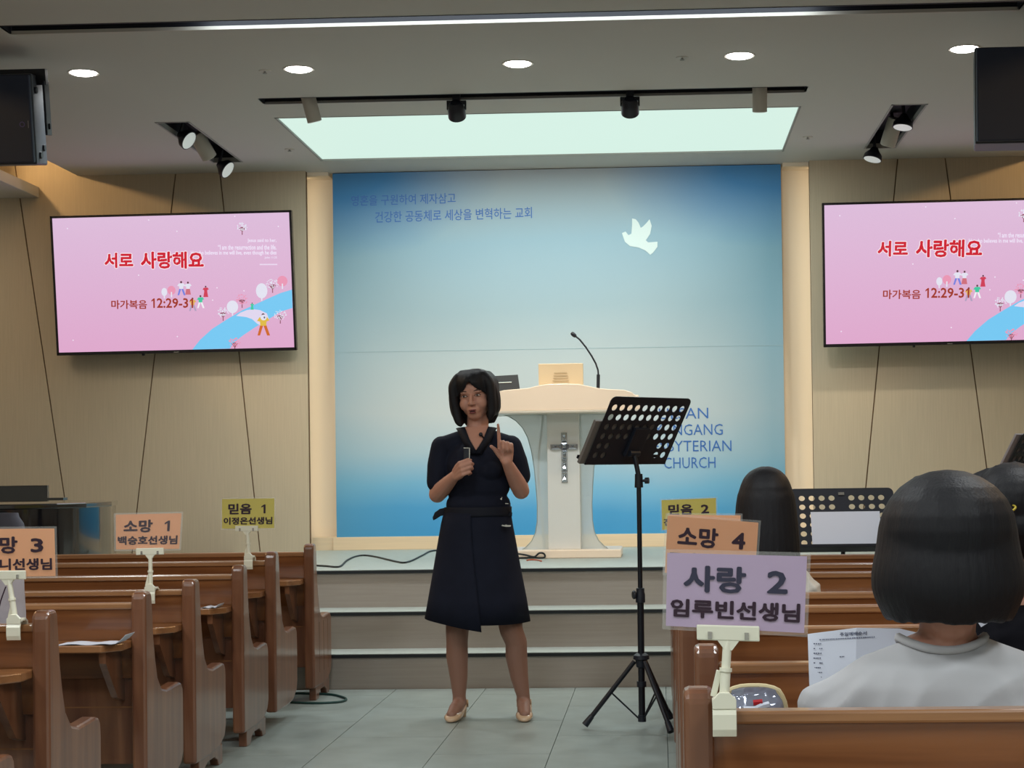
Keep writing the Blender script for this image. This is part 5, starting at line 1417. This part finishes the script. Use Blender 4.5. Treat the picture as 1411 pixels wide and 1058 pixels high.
# clicker and collar microphone
cb0, cb1 = w(642.5, 648, -.215), w(643.0, 617.5, -.215)
t = thing('presentation_clicker', 'slim black clicker with silver edge held upright in her fist', 'remote control', cb0)
ax = (cb1 - cb0).normalized(); sd = Vector((1, .1, 0)); sd = (sd - ax * sd.dot(ax)).normalized(); nn = ax.cross(sd)
L_ = (cb1 - cb0).length / 2
obj('body', MB().obox((cb0 + cb1) / 2, sd, nn, ax, .0125, .006, L_), M['black'], t, bevel=.003)
g = MB().obox((cb0 + cb1) / 2 + sd * .013, sd, nn, ax, .0022, .0068, L_ + .002).obox(cb1 + ax * .001, sd, nn, ax, .0135, .0068, .002)
obj('silver_edge', g, M['silver'], t)
mp_ = w(662.5, 598.5, -.075)
t = thing('collar_microphone', 'small black foam microphone clipped at the open collar of the navy dress', 'microphone', mp_)
obj('foam_ball', MB().ball(mp_, .0095, 14, 10), M['black'], t, smooth='all')
obj('clip_stem', MB().tube([mp_, w(666, 603, -.066), w(667, 608, -.066)], .004, 6), M['black'], t)

# ---------------------------------------------------------------- listeners in the right pews
def strands(T, n, a0, a1, rx, ry, low, zmid=0., r0=.02, flare=1.0, tuck=.84, jitter=.01):
    out = []; rnd = random.Random(9)
    for i in range(n):
        a = R(a0 + (a1 - a0) * i / (n - 1)); ca, sa = math.sin(a), math.cos(a); j = rnd.uniform(-jitter, jitter)
        def q(k, z): return T((ca * rx * k, .012 + sa * ry * k, z))
        out.append(('s', [(q(.15, .108), r0), (q(.48, .096), r0), (q(.74, .072), r0), (q(.90, .036), r0), (q(.95 * flare ** .5, -.01), r0), (q(1.0 * flare, zmid - .05), r0), (q(.99 * flare, low + .05), r0), (q(tuck * flare, low + r0 * .6 + j), r0 * .7)]))
    return out
def seated(name, lab, Hd, D, k, hairf, cloth, tshirt_px, seat=True, neck_k=1.0, extra=None):
    """a listener seen from behind; Hd: head frame turned away from the viewer"""
    t = thing(name, lab, 'person', (Hd.loc.x, D, 0))
    pr_ = head_prims(Hd, Hd.k)
    c = Hd.loc; nz = tshirt_px['neck']
    pr_.append(('c', [(Hd((0, .025, -.10)), .050 * k), (Vector((c.x, D + .01, nz)), .050 * k), (Vector((c.x, D + .02, nz - .06)), .05 * k)]))
    pr_.append(('e', (c.x - .01, D + .008, nz - .022), (.078 * k, .060 * k, .030)))
    body = pr_
    # forearms and hands forward on the lap
    sw = tshirt_px['sw']
    for sx in (-1, 1):
        el_ = Vector((c.x + sx * sw * .98, D + .06, .52)); wr_ = Vector((c.x + sx * .11, D + .30, .53))
        body.append(('c', [(Vector((c.x + sx * sw * .95, D, nz - .18)), .042 * k), (el_, .038 * k), (wr_, .024 * k)]))
        f_ = Vector((-sx * .3, 1, 0)).normalized(); s_v = Vector((-sx * 1, -.3, 0)).normalized(); n_v = Vector((0, 0, -1))
        body += hand(wr_, f_, s_v, n_v, ((15, 20, 15),) * 4, ((.7, .7, 0, .034), (.9, .3, .2, .028), (1, .1, .2, .024)), k)
    blob('body', body, .006, M['skin'], t, 3)
    face_parts(Hd, t, 0)
    hairf(t)
    sh = nz - .055
    cp = [('e', (c.x, D + .01, nz - .26), (sw * 1.00, .125, .26)), ('e', (c.x, D - .005, nz - .16), (sw * 1.08, .115, .15)), ('e', (c.x, D + .02, .53), (sw * .92, .12, .14))]
    for sx in (-1, 1):
        cp += [('c', [(Vector((c.x + sx * .050, D, nz - .062)), .060 * k), (Vector((c.x + sx * sw * .55, D, sh - .040)), .066 * k), (Vector((c.x + sx * sw * .93, D + .005, sh - .090)), .066 * k), (Vector((c.x + sx * sw * 1.06, D + .03, sh - .24)), .056 * k)])]
        cp += [('c', [(Vector((c.x + sx * .10, D + .05, .50)), .085), (Vector((c.x + sx * .11, D + .32, .50)), .07)])]
    if extra: cp += extra(c)
    sb = blob('shirt', cp, .006, cloth, t, 6)
    off = t.location
    nn_ = [Vector(v.normal) for v in sb.data.vertices]
    for v, n_ in zip(sb.data.vertices, nn_):      # folds running down from the shoulders
        p = v.co; a = abs(p.x)
        w1 = 105 * a + 66 * p.z + 2.5 * math.sin(11 * p.x + 13 * p.z) + (1.3 if p.x > 0 else 0)
        w2 = 52 * p.x - 75 * p.z + 2 * math.sin(19 * p.z + 6 * p.x)
        g_ = (1 - abs(math.sin(w1 * .5)) * 2) * (.55 + .45 * math.sin(9 * p.x + 7 * p.z)) + .35 * (1 - abs(math.sin(w2 * .5)) * 2)
        v.co += n_ * (.0085 * g_ * min(1, max(0, (nz - .03 - p.z) / .08)))
    lg = []
    for sx in (-1, 1):
        lg.append(('c', [(Vector((c.x + sx * .10, D + .10, .47)), .078), (Vector((c.x + sx * .11, D + .34, .47)), .060), (Vector((c.x + sx * .11, D + .34, .12)), .040), (Vector((c.x + sx * .11, D + .34, .05)), .038)]))
        lg.append(('c', [(Vector((c.x + sx * .11, D + .33, .045)), .036), (Vector((c.x + sx * .11, D + .45, .035)), .030)]))
    blob('trousers', lg, .010, mat('trousers', (40, 44, 58), .9), t, 3)
    return t
# student in the white T-shirt
D = 3.10
hc = P(1304, 748, D)
Hd = Frame(hc, yaw=R(180), k=1.0)
def hair1(t):
    pr_ = [('e', Hd((0, .020, .024)), (.119, .122, .106), Hd.rot), ('e', Hd((0, .045, -.035)), (.098, .085, .10), Hd.rot)]
    pr_ += strands(Hd, 34, -128, 128, .112, .110, -.133, .0, .0175, 1.035, .88, .003)
    for x in range(-6, 7):
        x *= .012; pr_.append(('c', [(Hd((x * .6, -.03, .108)), .013), (Hd((x, -.078 + 7 * x * x, .07)), .011), (Hd((x, -.086 + 8 * x * x, .03)), .008)]))
    blob('hair', pr_, .0044, M['hair'], t, 6)
stu = seated('person', 'person with black chin-length bob and white T-shirt, seen from behind in front', Hd, D, 1.0, hair1, M['tee'], dict(neck=P(1290, 884, D).z + .012, sw=.222))
# ribbed collar
nzz = P(1290, 884, D).z
ring = []
for i in range(41):
    a = 2 * math.pi * i / 40
    ring.append(Vector((hc.x - .010 + .075 * math.cos(a), D + .006 + .062 * math.sin(a), nzz - .010 + .018 * (math.cos(a) ** 2) - .02 * max(0, math.sin(a)))))
obj('neckband', MB().tube(ring, .0080, 8), mat('tee_rib', (180, 182, 186), .9), stu, smooth='all')
# girl with long hair
D = 5.98
hg = P(1055, 690, D)
Hg = Frame(hg, yaw=R(180), k=.93)
def hair2(t):
    pr_ = [('e', Hg((0, .016, .028)), (.090, .100, .082), Hg.rot)]
    pr_ += strands(Hg, 20, -105, 105, .088, .098, -.42, -.12, .018, 1.18, .95, .02)
    pr_ += [('e', Hg((0, .05, -.20)), (.095, .05, .20), Hg.rot)]
    for x in range(-5, 6):
        x *= .013; pr_.append(('c', [(Hg((x * .6, -.03, .10)), .013), (Hg((x, -.078 + 7 * x * x, .06)), .011)]))
    blob('hair', pr_, .006, M['hair'], t, 3)
seated('person', 'girl with long straight black hair and pale top, seen from behind beside the orange signs', Hg, D, .9, hair2, mat('pale_top', (206, 200, 190), .9, bump=.3, bscale=7), dict(neck=hg.z - .17, sw=.145))
# person at the right edge, dark clothes
D = 3.98
hq = P(1397, 712, D)
Hq = Frame(hq, yaw=R(160), k=1.0)
def hair3(t):
    pr_ = [('e', Hq((0, .022, .035)), (.094, .104, .088), Hq.rot), ('e', Hq((0, .05, -.02)), (.08, .07, .08), Hq.rot)]
    pr_ += strands(Hq, 18, -95, 95, .088, .098, -.06, .02, .016, 1.0, .75, .004)
    tl_ = [Hq((.02, .125, .02)), Hq((.025, .155, -.03)), Hq((.03, .150, -.11)), Hq((.03, .135, -.20))]
    pr_.append(('c', [(tl_[0], .028), (tl_[1], .036), (tl_[2], .034), (tl_[3], .012)]))
    rnd = random.Random(4)
    for _ in range(16):
        a = rnd.uniform(-1.2, 1.2); pr_.append(('c', [(Hq((.06 * math.sin(a), .03, .10)), .012), (Hq((.10 * math.sin(a), .035 + rnd.uniform(-.02, .02), .112 + rnd.uniform(0, .012) - .03 * abs(a))), .006)]))
    blob('hair', pr_, .0048, M['hair'], t, 2)
    tie = P(1388, 701, D - .125)
    obj('hair_tie', MB().tube([Vector((tie.x + .018 * math.cos(a), tie.y + .010 * math.sin(a), tie.z + .007 * math.sin(a) + .004 * math.cos(a))) for a in [2 * math.pi * i / 16 for i in range(17)]], .0026, 6), mat('hair_tie', (180, 160, 50), .5), t, smooth='all')
pr3 = seated('person', 'person with tied black hair and black clothes at the right edge, behind the white shirt', Hq, D, .95, hair3, M['darkcloth'], dict(neck=hq.z - .175, sw=.19))
q = [(1347, 857), (1351, 850), (1357, 853), (1365, 849), (1366, 853), (1360, 859), (1352, 864)]
obj('white_collar_tag', MB().prism(q, lambda x, y: P(x, y, D - .15), lambda x, y: P(x, y, D - .135)), M['paper'], pr3)

bpy.data.scenes.remove(_tscene)
